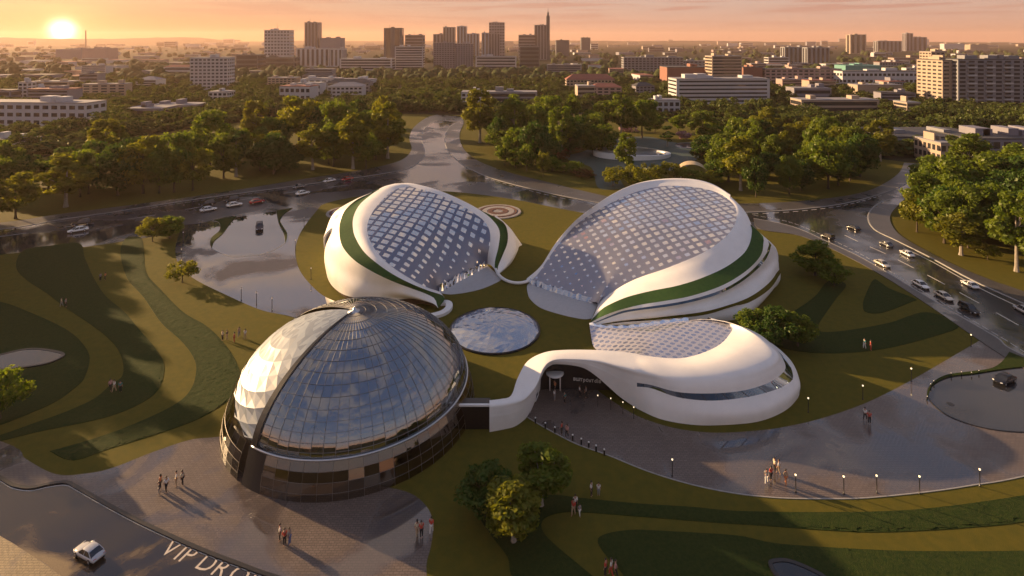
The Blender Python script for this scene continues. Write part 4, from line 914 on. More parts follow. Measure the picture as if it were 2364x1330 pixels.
for px, pb, pt, w_ in ((1275,368,346,70),(1320,352,336,60),(1345,408,390,60)):
    tree('russet', px, pb, pt, w_, 'low russet shrub bed along the blue-green path', 'russet shrubs in the fountain garden', 'shrub')

# ------------------------------------------------------------------ fountain garden behind the pavilions
M['teal'] = mat('blue-green path', (.045,.075,.060), .7, 0, .25, .3, .05, 12)
sheet('path', [(1445,436),(1445,436),(1385,436),(1372,405),(1362,385),(1320,372),(1300,360),(1340,352),(1390,332),(1440,318),(1500,316),(1540,326),(1600,336),(1630,345),(1600,375),(1560,395),(1500,392),(1440,398),(1430,410)], .02, M['teal'])
sheet('path', [(1560,332),(1590,328),(1640,326),(1660,330),(1610,340),(1570,342)], .03, M['pavement'])
fn = thing('fountain_pool', 'oval fountain pool with tilted stone ring among the garden trees', 'fountain', P(1458, 358))
for nm, rx, ry, zz0, hgt, m_, off in (('basin_rim', 15.5, 10.5, 0, 2.2, 'white', 0), ('inner_rim', 11.5, 8.0, .3, 4.8, 'steel', -1.5)):
    v = []; n = 64
    for k in range(n):
        a = 2*math.pi*k/n; tl = .5+.5*math.cos(a+2.4)
        for s_, z_ in ((1.0, 0), (1.0, zz0+hgt*(.35+.65*tl)), (.90, zz0+hgt*(.35+.65*tl)), (.88, 0)):
            v.append((off+rx*s_*math.cos(a), ry*s_*math.sin(a), z_))
    mesh(nm, v, [(4*k+j, 4*((k+1)%n)+j, 4*((k+1)%n)+j+1, 4*k+j+1) for k in range(n) for j in range(3)], M[m_], fn)
mb = MB(); mb.add([(15*math.cos(a), 10*math.sin(a), .35) for a in np.linspace(0, 2*math.pi, 60, endpoint=False)], [tuple(range(60))]); mb.build('water', M['water'], fn)
mb = MB(); mb.add([(-1.5+10.6*math.cos(a), 7.2*math.sin(a), .75) for a in np.linspace(0, 2*math.pi, 60, endpoint=False)], [tuple(range(60))]); mb.build('upper_water', M['lens'], fn)
M['gold'] = mat('sand coloured shell', (.55,.42,.24), .45, 0, .2, .6)
v = []; n = 20
for k in range(n+1):
    a = math.pi*k/n; wd = 1.2+1.8*math.sin(a)
    for s_ in (-1, -.33, .33, 1): v.append((-5.5*math.cos(a), s_*wd+2*math.sin(a), 5.2*math.sin(a)**.8-.35*s_*s_))
sh = thing('arch_shell', 'small sand coloured arched shell among the trees behind the largest pavilion', 'canopy', P(1598, 412), R(-15))
mesh('shell', v, [(4*k+j, 4*k+j+1, 4*k+5+j, 4*k+4+j) for k in range(n) for j in range(3)], M['gold'], sh, True)
mb = MB(); mb.tube([(-3.6,0,0),(-3.6,.3,3.6)], .22, 8); mb.build('post', M['white'], sh)
M['pink'] = mat('pink blossom', (.45,.24,.26), .8, 0, .5, .8, .5, 3)
M['blue_w'] = mat('pale hoarding', (.42,.44,.48), .7, 0, .3, .4)
for px, pb, pt, w_, lb in ((1452,304,288,58,'pink blossom shrubs in a clump behind the fountain'),(1578,322,300,34,'pink blossom shrub beyond the conical tree')):
    p = P(px, pb); k = p.y/F; t_ = thing('blossom_shrub', lb, 'shrub', p)
    me, cs = crown_mesh(int(px), w_*k, (pb-pt)*k, 16, 50, .5, .5, .5); me.materials.append(M['pink']); c = bpy.data.objects.new('foliage', me); COL.objects.link(c); c.parent = t_
    trunk_mesh(3, w_*k, (pb-pt)*k, cs, .5, .5).build('stem', M['trunk'], t_)

# ------------------------------------------------------------------ the city
def fcol(name, c, r=.75): 
    if name not in M: M[name] = mat(name, c, r, 0, .12, .15)
    return M[name]
fcol('f_white', (.46,.46,.48)); fcol('f_grey', (.20,.205,.23)); fcol('f_dark', (.075,.08,.10)); fcol('f_tan', (.36,.28,.22)); fcol('f_pink', (.36,.25,.23))
fcol('f_blue', (.26,.31,.38), .35); fcol('f_brick', (.24,.10,.07)); fcol('f_teal', (.10,.27,.25)); fcol('f_mauve', (.19,.185,.225)); fcol('r_dark', (.05,.05,.055)); fcol('r_grey', (.24,.23,.24)); fcol('r_red', (.26,.09,.06))
M['pane'] = glass_mat('facade glass', (.2,.2,.2), 0, 0, (1,.95,.9), 1.6, base=(.03,.032,.038))
BOX = bpy.data.meshes.new('unit_pane')
BOX.from_pydata([(-.5,0,0),(.5,0,0),(.5,0,1),(-.5,0,1),(-.5,.2,0),(.5,.2,0),(.5,.2,1),(-.5,.2,1)], [], [(0,1,2,3),(1,5,6,2),(4,0,3,7),(3,2,6,7),(0,4,5,1)]); BOX.materials.append(M['pane'])
BOXW = BOX.copy(); BOXW.materials.clear(); BOXW.materials.append(M['f_white'])
FOOT = []
def block(name, label, x0, x1, yt, yb, depth, wall, roofm='r_grey', style='grid', rows=4, cols=6, rot=0., cat_='building', group=None, side=True, wfrac=.62, parapet=True, hip=0, extras=0, fill=.8, Y=None, balc=False):
    """one building: survey gives its front's left and right edge, top and foot"""
    a, b = P(x0, yb), P(x1, yb); Y = a.y; zt = H-(yt-HY)*Y/F; w_ = (b.x-a.x); cx_ = (a.x+b.x)/2
    t_ = thing(name, label, cat_, (cx_, Y, 0), rot, group); FOOT.append((cx_, Y+depth/2, max(w_, depth)/2+3))
    mb = MB(); mb.box(-w_/2, w_/2, 0, depth, -1, zt); mb.build('wall', M[wall], t_)
    mb = MB()
    if hip:
        e = .6; v = [(-w_/2-e,-e,zt),(w_/2+e,-e,zt),(w_/2+e,depth+e,zt),(-w_/2-e,depth+e,zt),(-w_/2+depth*.45,depth/2,zt+hip),(w_/2-depth*.45,depth/2,zt+hip)]
        mb.add(v, [(0,1,5,4),(2,3,4,5),(1,2,5),(3,0,4),(3,2,1,0)]); rf = mb.build('roof', M[roofm], t_)
    else:
        mb.box(-w_/2-.15, w_/2+.15, -.15, depth+.15, zt, zt+.5); rf = mb.build('roof', M[roofm], t_)
        if name == 'tower_block' and random.random() < .6:
            mx_ = random.uniform(-.3,.3)*w_; mb = MB(); mb.tube([(mx_, depth*.5, zt+.4), (mx_, depth*.5, zt+random.uniform(6, 14))], [.45, .15], 5); mb.build('mast', M['f_dark'], rf)
        for k in range(max(extras, 2 if name != 'low_building' else 0)):
            ex = random.uniform(-.35,.35)*w_; ew_ = random.uniform(.06,.16)*w_; mb = MB(); mb.box(ex-ew_/2, ex+ew_/2, depth*.3, depth*.7, zt+.5, zt+.5+random.uniform(1.5,3.2)); mb.build('roof_house', M[wall], rf)
    rows = max(1, rows)
    fh = (zt-.8)/rows
    def pane(x, y, z_, sx_, sz_, rz=0, me=BOX, nm='window'):
        c = bpy.data.objects.new(nm, me); COL.objects.link(c); c.parent = t_; c.location = (x, y, z_); c.scale = (sx_, 1, sz_); c.rotation_euler = (0,0,rz)
    sides = [(0, -.06, 0, w_)]
    if side: sides.append((w_/2+.06, depth/2, R(90), depth) if cx_ < 0 else (-w_/2-.06, depth/2, R(-90), depth))
    for ox, oy, rz, ln in sides:
        if rz and style == 'ribbon' and wall != 'f_white' and False: continue
        nc = cols if not rz else max(1, int(round(cols*depth/w_)))
        for r_ in range(rows):
            z_ = .6+r_*fh+fh*(1-wfrac)*.5
            if style == 'ribbon':
                pane(ox, oy, z_, ln*.94, fh*wfrac, rz)
            elif style == 'grid':
                for c_ in range(nc):
                    off = -ln/2+ln*(c_+.5)/nc
                    x, y = (off, oy) if not rz else (ox, oy+off)
                    pane(x, y, z_, ln/nc*fill*.8, fh*wfrac, rz)
        if style == 'vert':
            for c_ in range(nc):
                off = -ln/2+ln*(c_+.5)/nc; x, y = (off, oy) if not rz else (ox, oy+off)
                pane(x, y, 1.5, ln/nc*.5, zt-3, rz)
    if balc:
        for r_ in range(1, rows, 1):
            for c_ in (1, 3, 5) if cols > 5 else (1,):
                off = -w_/2+w_*(c_+.5)/cols; mb = MB(); mb.box(off-w_/cols*.48, off+w_/cols*.48, -1.3, 0, .6+r_*fh-.1, .6+r_*fh+.95); mb.build('balcony', M['f_grey' if (r_+c_) % 2 else 'f_white'], t_)
    return t_
B = block
# near the park
B('school_building','long white three storey block with windows and low roof nearest the sunset',-140,207,238,293,14,'f_white','r_grey','grid',3,16,R(-4),wfrac=.5)
B('school_annex','low flat wing beside the long white block, partly outside the photo',-120,25,210,238,12,'f_mauve','r_dark','ribbon',2,4)
B('stair_tower','narrow pale stair tower joined to a small house',42,63,191,235,8,'f_white','r_grey','grid',5,2)
B('office_house','small pale house beside the narrow stair tower',64,100,206,235,10,'f_white','r_grey','grid',2,3)
B('white_hut','white flat hut with one dark window behind the edge trees',-30,60,325,352,8,'f_white','r_dark','grid',1,3,wfrac=.4)
B('shed','long low grey shed behind the western grove',285,372,252,272,16,'f_mauve','r_grey','ribbon',1,4)
B('shed','second long grey shed roof further along behind the western grove',345,450,244,262,16,'f_mauve','r_grey','ribbon',1,4)
B('apartment_tower','cream apartment tower with dark balcony column, alone above the woods',440,524,134,207,16,'f_white','r_grey','grid',9,9,R(4),wfrac=.5,extras=2)
B('small_block','small pale block below the cream apartment tower',481,524,213,242,12,'f_white','r_grey','grid',3,4)
B('clinic','pale flat roofed clinic half hidden by the middle grove',1065,1110,214,246,14,'f_white','r_grey','grid',3,4)
B('clinic_wing','low wing with pale roof behind the middle grove',1112,1240,214,238,14,'f_grey','r_grey','ribbon',2,6)
B('red_roof_house','cream three storey house with red hipped roof',1308,1420,184,206,15,'f_tan','r_red','grid',3,14,hip=5,wfrac=.5)
B('villa','white two storey villa among trees beside the long ribbon-window office',1505,1570,233,264,12,'f_white','r_grey','grid',2,5)
B('ribbon_office','long white office slab with six rows of ribbon windows',1560,1780,183,240,18,'f_white','r_grey','ribbon',6,10,R(3),wfrac=.42,extras=4)
B('grid_office','tan office tower with open floors rising behind the long white slab',1643,1714,130,196,18,'f_tan','r_grey','ribbon',9,4,R(4),wfrac=.5,extras=1)
B('brick_hall','low dark brick hall behind the long white slab',1540,1642,156,192,30,'f_brick','r_dark','plain')
B('brick_hall','dark brick hall on the far side of the tan office tower',1716,1760,156,192,20,'f_brick','r_dark','plain')
B('pink_block','pinkish four storey housing block with red trim',1765,1945,160,192,16,'f_pink','r_dark','grid',4,14,R(2),wfrac=.5)
B('white_school','long white school with dark roof and small windows',1945,2150,165,196,16,'f_white','r_dark','grid',2,20,wfrac=.4)
B('teal_roof_hall','hall with teal roof rising behind the long white school',1952,2035,152,180,24,'f_teal','f_teal','plain')
B('tan_wall_store','tan windowless store with one small opening',1980,2084,197,220,14,'f_tan','r_grey','grid',1,1,fill=.12)
B('low_school','flat pale low school partly hidden behind round trees',1850,2030,232,262,14,'f_tan','r_grey','ribbon',2,10,extras=2)
B('low_school_wing','cream end wing of the low school with four window rows',2094,2125,238,274,12,'f_tan','r_grey','ribbon',4,2)
B('apartment_slab','big weathered apartment slab with many balconies',2212,2400,138,242,18,'f_grey','r_dark','grid',11,9,R(0),extras=4,wfrac=.55,balc=True)
B('apartment_wing','narrow apartment wing with blank tan end wall',2176,2212,140,240,26,'f_tan','r_dark','grid',11,2,extras=1,wfrac=.45)
B('apartment_tower','tan tower standing behind the weathered apartment slab',2150,2182,120,190,18,'f_tan','r_grey','grid',10,3,wfrac=.5,extras=1)
B('warehouse','wide low warehouse with pale fascia and dark roof behind the eastern road end',2060,2300,318,345,26,'f_grey','r_dark','ribbon',1,6,wfrac=.35)
B('warehouse_wing','cream gabled wing at the corner of the wide low warehouse',2172,2200,332,378,14,'f_tan','r_grey','grid',2,2)
B('market_hall','cluttered dark roofed hall beyond the eastern grove',2240,2460,322,352,22,'f_mauve','r_dark','grid',1,9,extras=5)
# skyline
B('tower_block','pale gridded tower block, tallest slab on the near skyline',611,668,70,152,26,'f_white','r_grey','grid',11,8,R(5),wfrac=.5)
B('tower_block','slim dark red tower with stepped top',703,734,52,140,26,'f_mauve','r_dark','vert',1,4)
B('office_block','black glass cube beside the pale gridded tower',545,595,127,160,30,'f_dark','r_dark','ribbon',3,3)
B('office_block','dark low slab in front of the pale gridded tower',595,680,133,156,24,'f_dark','r_dark','ribbon',2,3)
B('office_block','white banded block below the slim dark red tower',684,760,112,154,28,'f_white','r_grey','vert',1,7)
B('office_block','white block with dark vertical slot beside the white banded one',762,790,113,154,28,'f_white','r_grey','vert',1,3)
B('office_block','dark square block behind the white banded one',738,788,88,140,28,'f_mauve','r_dark','plain')
B('tower_block','dark brown tower split by a pale vertical joint',886,927,65,142,26,'f_dark','r_dark','vert',1,2)
B('tower_block','grey block with stepped crown behind the striped office',935,977,81,140,26,'f_mauve','r_grey','ribbon',8,3)
B('office_block','striped office with white floor bands',912,976,108,160,26,'f_white','r_grey','ribbon',9,3,R(3),wfrac=.6)
B('office_block','long white low block below the dark brown tower',784,905,136,162,24,'f_white','r_grey','ribbon',4,6)
B('apartment_slab','wide many windowed apartment slab in the middle skyline',1001,1050,99,158,24,'f_mauve','r_grey','grid',12,8,R(2),wfrac=.5)
B('apartment_slab','second half of the wide many windowed slab, slightly lower',1051,1092,101,158,24,'f_mauve','r_grey','grid',12,7,R(2),wfrac=.5)
B('tower_block','grey tower with antenna, western of the twin towers',1023,1050,63,136,26,'f_grey','r_grey','vert',1,4)
B('tower_block','stepped low tower beside the antenna tower',1000,1024,79,136,26,'f_mauve','r_grey','vert',1,3)
B('tower_block','pale grey tower, eastern of the twin towers',1055,1077,61,136,26,'f_blue','r_grey','vert',1,3)
B('tower_block','blue grey block leaning on the eastern twin tower',1077,1106,78,136,26,'f_blue','r_grey','vert',1,4)
B('tower_block','light blue glass slab in front of the tallest flat tower',1112,1128,76,140,24,'f_blue','r_grey','vert',1,2)
B('tower_block','mauve glass slab joined to the light blue slab',1128,1154,77,140,24,'f_mauve','r_grey','vert',1,4)
B('tower_block','tallest flat topped tower in the middle of the skyline',1129,1165,52,132,28,'f_mauve','r_grey','grid',12,6,wfrac=.5)
B('office_block','low long block with white bands below the mauve slab',1098,1192,131,160,22,'f_white','r_grey','ribbon',4,6)
B('office_block','grey block with round shoulder beside the spire tower',1197,1240,81,138,26,'f_grey','r_grey','ribbon',8,4)
sp_ = B('spire_tower','grey tower with a tall dark fin and spire',1234,1262,58,138,26,'f_grey','r_grey','vert',1,4)
mb = MB(); mb.box(14, 22, 4, 14, -1, 104); mb.box(16, 20, 6, 12, 104, 112); mb.tube([(18,9,112),(18,9,124)], [1.0,.2], 6); mb.build('fin', M['f_dark'], sp_)
B('office_block','glass banded dark block with white floors under the spire tower',1200,1245,108,156,22,'f_dark','r_grey','ribbon',5,3)
B('office_block','rounded dark block east of the spire tower',1284,1314,93,130,26,'f_dark','r_dark','plain')
B('office_block','small dark cube on the horizon east of the spire tower',1342,1363,87,120,26,'f_dark','r_dark','plain')
B('office_block','long grey gridded office slab above the red roof house',1440,1578,133,168,18,'f_grey','r_grey','grid',6,16,wfrac=.55)
B('apartment_slab','pale apartment slab of five sections on the eastern skyline',1812,1862,109,146,20,'f_grey','r_grey','vert',1,5)
B('apartment_slab','pale apartment slab continuing east of the five sections',1864,1915,110,148,20,'f_grey','r_grey','vert',1,5)
B('apartment_tower','lit tan tower pair on the eastern horizon',1963,2000,80,124,26,'f_tan','r_grey','vert',1,3)
B('apartment_tower','stepped grey tower on the eastern horizon',2092,2108,77,118,26,'f_mauve','r_grey','vert',1,2)
B('apartment_tower','lower shoulder of the stepped grey tower on the eastern horizon',2108,2140,86,118,26,'f_mauve','r_grey','vert',1,3)
B('apartment_slab','low grey slab between the two eastern horizon towers',2026,2082,95,120,26,'f_grey','r_grey','vert',1,6)
B('office_block','white low office near the eastern pale slabs',1774,1822,133,152,18,'f_white','r_grey','ribbon',3,4)
B('office_block','pale low slab far out behind the apartment tower',2180,2232,101,114,30,'f_white','r_grey','plain')
B('office_block','tan stepped block on the far eastern rise',2240,2280,103,118,30,'f_tan','r_dark','plain')
ch = thing('chimney', 'thin dark factory chimney under the setting sun', 'chimney', P(198, 112)); k = ch.location.y/F
mb = MB(); mb.tube([(0,0,0),(0,0,42*k)], [3.6*k*.5, 2.2*k*.5], 10); mb.build('shaft', M['f_dark'], ch)
B('factory','long pale factory below the chimney',190,245,112,140,40,'f_pink','r_grey','plain')
B('factory','low factory hall beside the chimney',128,188,114,136,40,'f_mauve','r_grey','plain')
G5 = 'low buildings scattered through the far city'
nb_ = 0; cols_ = ['f_white','f_grey','f_tan','f_pink','f_mauve','f_white']
k_ = 0
for i in range(400):
    if k_ >= 34: break
    yb = random.uniform(158, 245); xx = random.uniform(0, 2364); wd_ = random.uniform(34, 95)*(yb/200); hh = random.uniform(15, 27)*(yb-60)/130; pp = P(xx, yb)
    if any((pp.x-a)**2+(pp.y-b)**2 < (c+16)**2 for a, b, c in FOOT) or 850 < xx < 1250: continue
    if any(abs(pp.x*b/pp.y-a) < c+wd_*b/F*.5 and pp.y < b and (yb-hh-HY) < 70 and b-pp.y < 150 for a, b, c in FOOT): continue
    k_ += 1; B('city_block', 'low block with rows of windows half hidden in the woods beyond the groves', xx-wd_/2, xx+wd_/2, yb-hh, yb, random.uniform(10, 18), random.choice(cols_), random.choice(('r_grey','r_red','r_dark','r_grey')), random.choice(('grid','ribbon')), random.choice((2,3,3,4)), random.randint(5, 9), R(random.uniform(-10, 10)), group='blocks half hidden in the woods', side=False, hip=random.choice((0,0,0,3)), wfrac=.5)
for i in range(420):
    yb = random.choice((101,103,105,107,109,111,114,117,120,123,127,131,136,141,147,153,160,172,186)); xx = random.uniform(-60, 2420)
    if 600 < xx < 1320 and yb > 130: yb = random.choice((106,109,112))
    wd_ = random.uniform(14, 46)*(.6+(yb-93)/80); hh = random.uniform(3.5, 7.5)*(.6+(yb-93)/75)+(random.uniform(3, 9) if random.random() < .12 and yb < 125 else 0)
    pp = P(xx, yb)
    if any((pp.x-a)**2+(pp.y-b)**2 < (c+10)**2 for a, b, c in FOOT): continue
    nb_ += 1
    if nb_ > 285: break
    B('low_building', 'small pale block far off among the trees of the city', xx-wd_/2, xx+wd_/2, yb-hh, yb, random.uniform(14, 30), random.choice(cols_), random.choice(('r_grey','r_grey','r_dark','r_red')), random.choice(('ribbon','ribbon','plain')), random.randint(1, 3), 3, R(random.uniform(-12, 12)), group=G5, side=False)
# round city trees that can be told apart
G6 = 'round city trees beyond the park edge'
n_ = 0; tries = 0; spots = []; EDGE = []; NEAR_ = 296-len([o for o in COL.objects if o.type == 'EMPTY' and o.name.split('.')[0] == 'tree'])
LP = np.array([tuple(P(a, b))[:2] for a, b in LAWN])
while n_ < 270 and tries < 12000:
    tries += 1; yb = random.uniform(205, 380); xx = random.uniform(-40, 2420); p = P(xx, yb)
    if inside(LP, np.array([p.x]), np.array([p.y-4]))[0]: continue
    if any((p.x-a)**2+(p.y-b)**2 < (c*.9)**2 for a, b, c in FOOT): continue
    if any((p.x-a)**2+(p.y-b)**2 < 30 for a, b in spots): continue
    blocked = any(abs((p.x*by/p.y)-bx) < br and p.y < by and by-p.y < 60 for bx, by, br in FOOT)
    hh = random.uniform(8, 13)*(.72 if blocked else 1); pr, w_, h_ = random.choice(PROTO['city']); spots.append((p.x, p.y)); n_ += 1
    sw_ = random.uniform(.85, 1.5)
    if n_ <= NEAR_: cp_tree(pr, 'tree', p, sw_, hh/h_, 'round dark tree in the woods between the park and the city', G6)
    else: EDGE.append((pr, p, sw_, hh/h_))
# the rest of that belt runs together: one mass of leafy crowns
vv_ = []
for pr, p_, sw_, sh_ in EDGE:
    me = [c for c in pr.children if c.data.name.startswith('crown')][0].data; q = np.empty(len(me.vertices)*3, 'f4'); me.vertices.foreach_get('co', q); q = q.reshape(-1, 3)
    an = random.uniform(0, 6.28); c_, s_ = math.cos(an), math.sin(an)
    vv_.append(np.stack([(q[:, 0]*c_-q[:, 1]*s_)*sw_+p_.x, (q[:, 0]*s_+q[:, 1]*c_)*sw_+p_.y, q[:, 2]*sh_-.6], 1))
# the woods that read as one mass
def blob(seed):
    bm = bmesh.new(); bmesh.ops.create_icosphere(bm, subdivisions=2, radius=1)
    for v_ in bm.verts:
        n1 = noise.noise(v_.co*1.7+Vector((seed*5.1,0,0))); n2 = noise.noise(v_.co*4.5+Vector((0,seed*3.3,0)))
        v_.co *= 1+.30*n1+.26*n2
    v_ = np.array([q.co[:] for q in bm.verts]); bm.verts.index_update(); f_ = np.array([[q.index for q in fc.verts] for fc in bm.faces]); bm.free(); return v_, f_
blobs = [blob(i) for i in range(6)]; VV = []; FF = []; off = 0; cnt = 0; LV = []; LIGHT = []
for i in range(4):
    me, cs = crown_mesh(90+i, 11, 11, 15, 24, .95, .52, .48); q = np.empty(len(me.vertices)*3, 'f4'); me.vertices.foreach_get('co', q); LIGHT.append(q.reshape(-1, 3)); bpy.data.meshes.remove(me)
foot = np.array(FOOT)
while cnt < 5600:
    u_ = rng.random(); Yv = 1/(1/225+(1/3400-1/225)*u_**1.0); Xv = rng.uniform(-1.02, 1.02)*Yv*.93
    if ((foot[:, 0]-Xv)**2+(foot[:, 1]-Yv)**2 < (foot[:, 2]*.95)**2).any(): continue
    if Yv < 420 and inside(LP, np.array([Xv]), np.array([Yv-6]))[0]: continue
    dens = noise.noise(Vector((Xv*.006, Yv*.003, 1.5)))
    if Yv > 900 and dens < .02 and rng.random() < .8: continue
    if Yv > 800 and rng.random() < .45: continue
    near = (np.abs(foot[:, 0]*Yv/foot[:, 1]-Xv) < foot[:, 2]) & (foot[:, 1] > Yv) & (foot[:, 1]-Yv < 120)
    r = rng.uniform(3.2, 6.6)*(1+Yv/5000); zsc = rng.uniform(.75, 1.15)*(.55 if near.any() else 1.0)
    if Yv < 620:
        q = LIGHT[rng.integers(4)]; an = rng.uniform(0, 6.28); c_, s_ = math.cos(an), math.sin(an); kz = zsc*r*.135*random.uniform(.75, 1.3)
        LV.append(np.stack([(q[:, 0]*c_-q[:, 1]*s_)*r*.19+Xv, (q[:, 0]*s_+q[:, 1]*c_)*r*.19+Yv, q[:, 2]*kz-.5], 1)); cnt += 1; continue
    bv, bf = blobs[rng.integers(6)]; an = rng.uniform(0, 6.28); c_, s_ = math.cos(an), math.sin(an)
    q = bv*r; q = np.stack([q[:, 0]*c_-q[:, 1]*s_, q[:, 0]*s_+q[:, 1]*c_, q[:, 2]*zsc+r*.62*zsc], 1)+np.array([Xv, Yv, 0])
    VV.append(q); FF.append(bf+off); off += len(q); cnt += 1
vv_.append(np.concatenate(LV))
vv_ = np.concatenate(vv_); me = bpy.data.meshes.new('woodland_edge'); n = len(vv_)//4
me.vertices.add(4*n); me.vertices.foreach_set('co', vv_.ravel().astype('f4')); me.loops.add(4*n); me.loops.foreach_set('vertex_index', np.arange(4*n, dtype='i4'))
me.polygons.add(n); me.polygons.foreach_set('loop_start', np.arange(0, 4*n, 4, dtype='i4')); me.update(calc_edges=True); me.materials.append(M['leaf_far'])
o = bpy.data.objects.new('woodland_edge', me); COL.objects.link(o); tag(o, kind='stuff')
VV = np.concatenate(VV); FF = np.concatenate(FF); me = bpy.data.meshes.new('woodland')
me.vertices.add(len(VV)); me.vertices.foreach_set('co', VV.ravel().astype('f4')); me.loops.add(FF.size); me.loops.foreach_set('vertex_index', FF.ravel().astype('i4'))
me.polygons.add(len(FF)); me.polygons.foreach_set('loop_start', np.arange(0, FF.size, 3, dtype='i4')); me.update(calc_edges=True)
M['wood_far'] = mat('far foliage', (.030,.046,.015), .9, 0, 0, .25, 1.0, .9, .1, col2=(.058,.068,.022), bdist=.8)
me.materials.append(M['wood_far']); o = bpy.data.objects.new('woodland', me); COL.objects.link(o); tag(o, kind='stuff')
# air
mb = MB(); mb.box(-10500, 10500, -9800, 10500, -3, 190); hz = mb.build('haze', None); tag(hz, kind='stuff'); hz.display_type = 'WIRE'
hm_ = bpy.data.materials.new('haze'); hm_.use_nodes = True; t = NT(hm_.node_tree)
pv = t.n('ShaderNodeVolumePrincipled'); pv.inputs['Color'].default_value = (.88,.63,.52,1); pv.inputs['Density'].default_value = .00008; pv.inputs['Anisotropy'].default_value = .3
oo = t.n('ShaderNodeOutputMaterial'); t.l(pv.outputs[0], oo.inputs['Volume']); hz.data.materials.append(hm_)
# ------------------------------------------------------------------ cars
M['car_paint'] = mat('car paint', (.5,.5,.5), .22, .25, objcol=True, spec=.7)
M['car_glass'] = mat('car glass', (.012,.014,.017), .05, 0, spec=.9)
M['tyre'] = mat('tyre rubber', (.015,.015,.015), .8); M['rim'] = mat('alloy rim', (.5,.5,.52), .3, .9)
M['headlamp'] = mat('headlamp lens', (.75,.75,.72), .1, .2, spec=.9); M['tail'] = mat('tail lamp red', (.35,.012,.01), .25)
def make_car(kind):
    """front along +Y; 4.5 m long"""
    suv = kind == 'suv'; L = 2.3; W_ = .92; zb = .30; t_ = thing('car', 'car', 'car')
    hb = .92 if suv else .82; ht = 1.72 if suv else 1.42
    st = [(-L, .45, .66, .70), (-L+.12, .34, hb-.02, .84), (-1.55, zb, hb+.06, .90), (-.7, zb, hb+.04, W_), (.4, zb, hb+.02, W_), (1.1, zb, hb-.02, .91), (1.7, zb, hb-.10, .87), (2.12, .34, hb-.22, .78), (L, .44, .58, .62)]
    v = []; f = []
    for y, z0, z1, w_ in st:
        zm = z0+(z1-z0)*.55
        for x, z_ in ((-w_*.86,z0),(-w_,z0+.10),(-w_*1.0,zm),(-w_*.93,z1-.04),(-w_*.72,z1),(0,z1+.03),(w_*.72,z1),(w_*.93,z1-.04),(w_*1.0,zm),(w_,z0+.10),(w_*.86,z0)): v.append((x, y, z_))
    n = 11
    for i in range(len(st)-1):
        for k in range(n): f.append((i*n+k, i*n+(k+1)%n, (i+1)*n+(k+1)%n, (i+1)*n+k))
    f.append(tuple(range(n))); f.append(tuple((len(st)-1)*n+k for k in range(n))[::-1])
    o = mesh('body', v, f, M['car_paint'], t_, True)
    bm = bmesh.new(); bm.from_mesh(o.data); bmesh.ops.recalc_face_normals(bm, faces=bm.faces); bm.to_mesh(o.data); bm.free()
    # greenhouse: dark glass band under a painted roof
    yb0, yb1, yt0, yt1 = ((-2.05, 1.05, -1.75, .35) if suv else (-1.75, 1.15, -1.0, .30)); wb, wt_ = .84, .66
    zt = ht-.07
    v = [(-wb,yb0,hb),(wb,yb0,hb),(wb,yb1,hb-.02),(-wb,yb1,hb-.02),(-wt_,yt0,zt),(wt_,yt0,zt),(wt_,yt1,zt),(-wt_,yt1,zt)]
    mesh('windows', v, [(0,1,5,4),(1,2,6,5),(2,3,7,6),(3,0,4,7)], M['car_glass'], t_)
    v = []; f = []
    for j, (y, q, z_) in enumerate(((yt0-.10, .98, zt-.03), (yt0+.15, 1.0, zt+.03), ((yt0+yt1)/2, 1.0, ht), (yt1-.12, 1.0, zt+.03), (yt1+.12, .98, zt-.04))):
        for x, dz in ((-wt_-.03, -.03), (-wt_*.6, .03), (0, .045), (wt_*.6, .03), (wt_+.03, -.03)): v.append((x*q, y, z_+dz))
    f = [(5*j+k, 5*j+k+1, 5*j+6+k, 5*j+5+k) for j in range(4) for k in range(4)]
    mesh('roof', v, f, M['car_paint'], t_, True)
    mb = MB()
    for s_ in (-1, 1):
        for (ya, za), (yc, zc) in (((yb1, hb), (yt1, zt)), ((yb0, hb), (yt0, zt)), (((yb0+yb1)/2+.1, hb), ((yt0+yt1)/2, zt))):
            mb.tube([(s_*(wb+.005), ya, za), (s_*(wt_+.01), yc, zc)], .045, 4)
    mb.build('pillar', M['car_paint'], t_)
    for s_ in (-1, 1):
        for y in (-1.38, 1.42):
            wh = bpy.data.objects.new('wheel', None); COL.objects.link(wh); wh.parent = t_; wh.location = (s_*.84, y, .33)
            mb = MB(); mb.tube([(-.11,0,0),(-.09,0,0),(.09,0,0),(.11,0,0)], [.29,.33,.33,.29], 16); mb.build('tyre', M['tyre'], wh, True)
            mb = MB(); mb.tube([(s_*.10,0,0),(s_*.118,0,0)], [.21,.17], 12); mb.build('rim', M['rim'], wh, True)
        mb = MB(); mb.add([(s_*.50,2.275,.58),(s_*.78,2.12,.60),(s_*.76,2.08,.73),(s_*.46,2.21,.70)], [(0,1,2,3)]).add([(s_*.50,2.295,.58),(s_*.80,2.14,.60),(s_*.78,2.10,.73),(s_*.46,2.23,.70)], [(0,1,2,3),(3,2,1,0)]); mb.build('headlight', M['headlamp'], t_)
        mb = MB(); mb.add([(s_*.44,-2.275,.66),(s_*.80,-2.20,.66),(s_*.80,-2.17,.82),(s_*.44,-2.24,.82)], [(0,1,2,3),(3,2,1,0)]); mb.build('taillight', M['tail'], t_)
        mb = MB(); mb.box(s_*.99-.10, s_*.99+.10, .72, .84, hb+.02, hb+.15); mb.build('mirror', M['car_paint'], t_)
    return t_
def strip_proto(o):
    for c in list(o.children): strip_proto(c)
    if o.name in COL.objects: COL.objects.unlink(o)
CARS = {'sedan': make_car('sedan'), 'suv': make_car('suv')}
for c in CARS.values(): strip_proto(c)
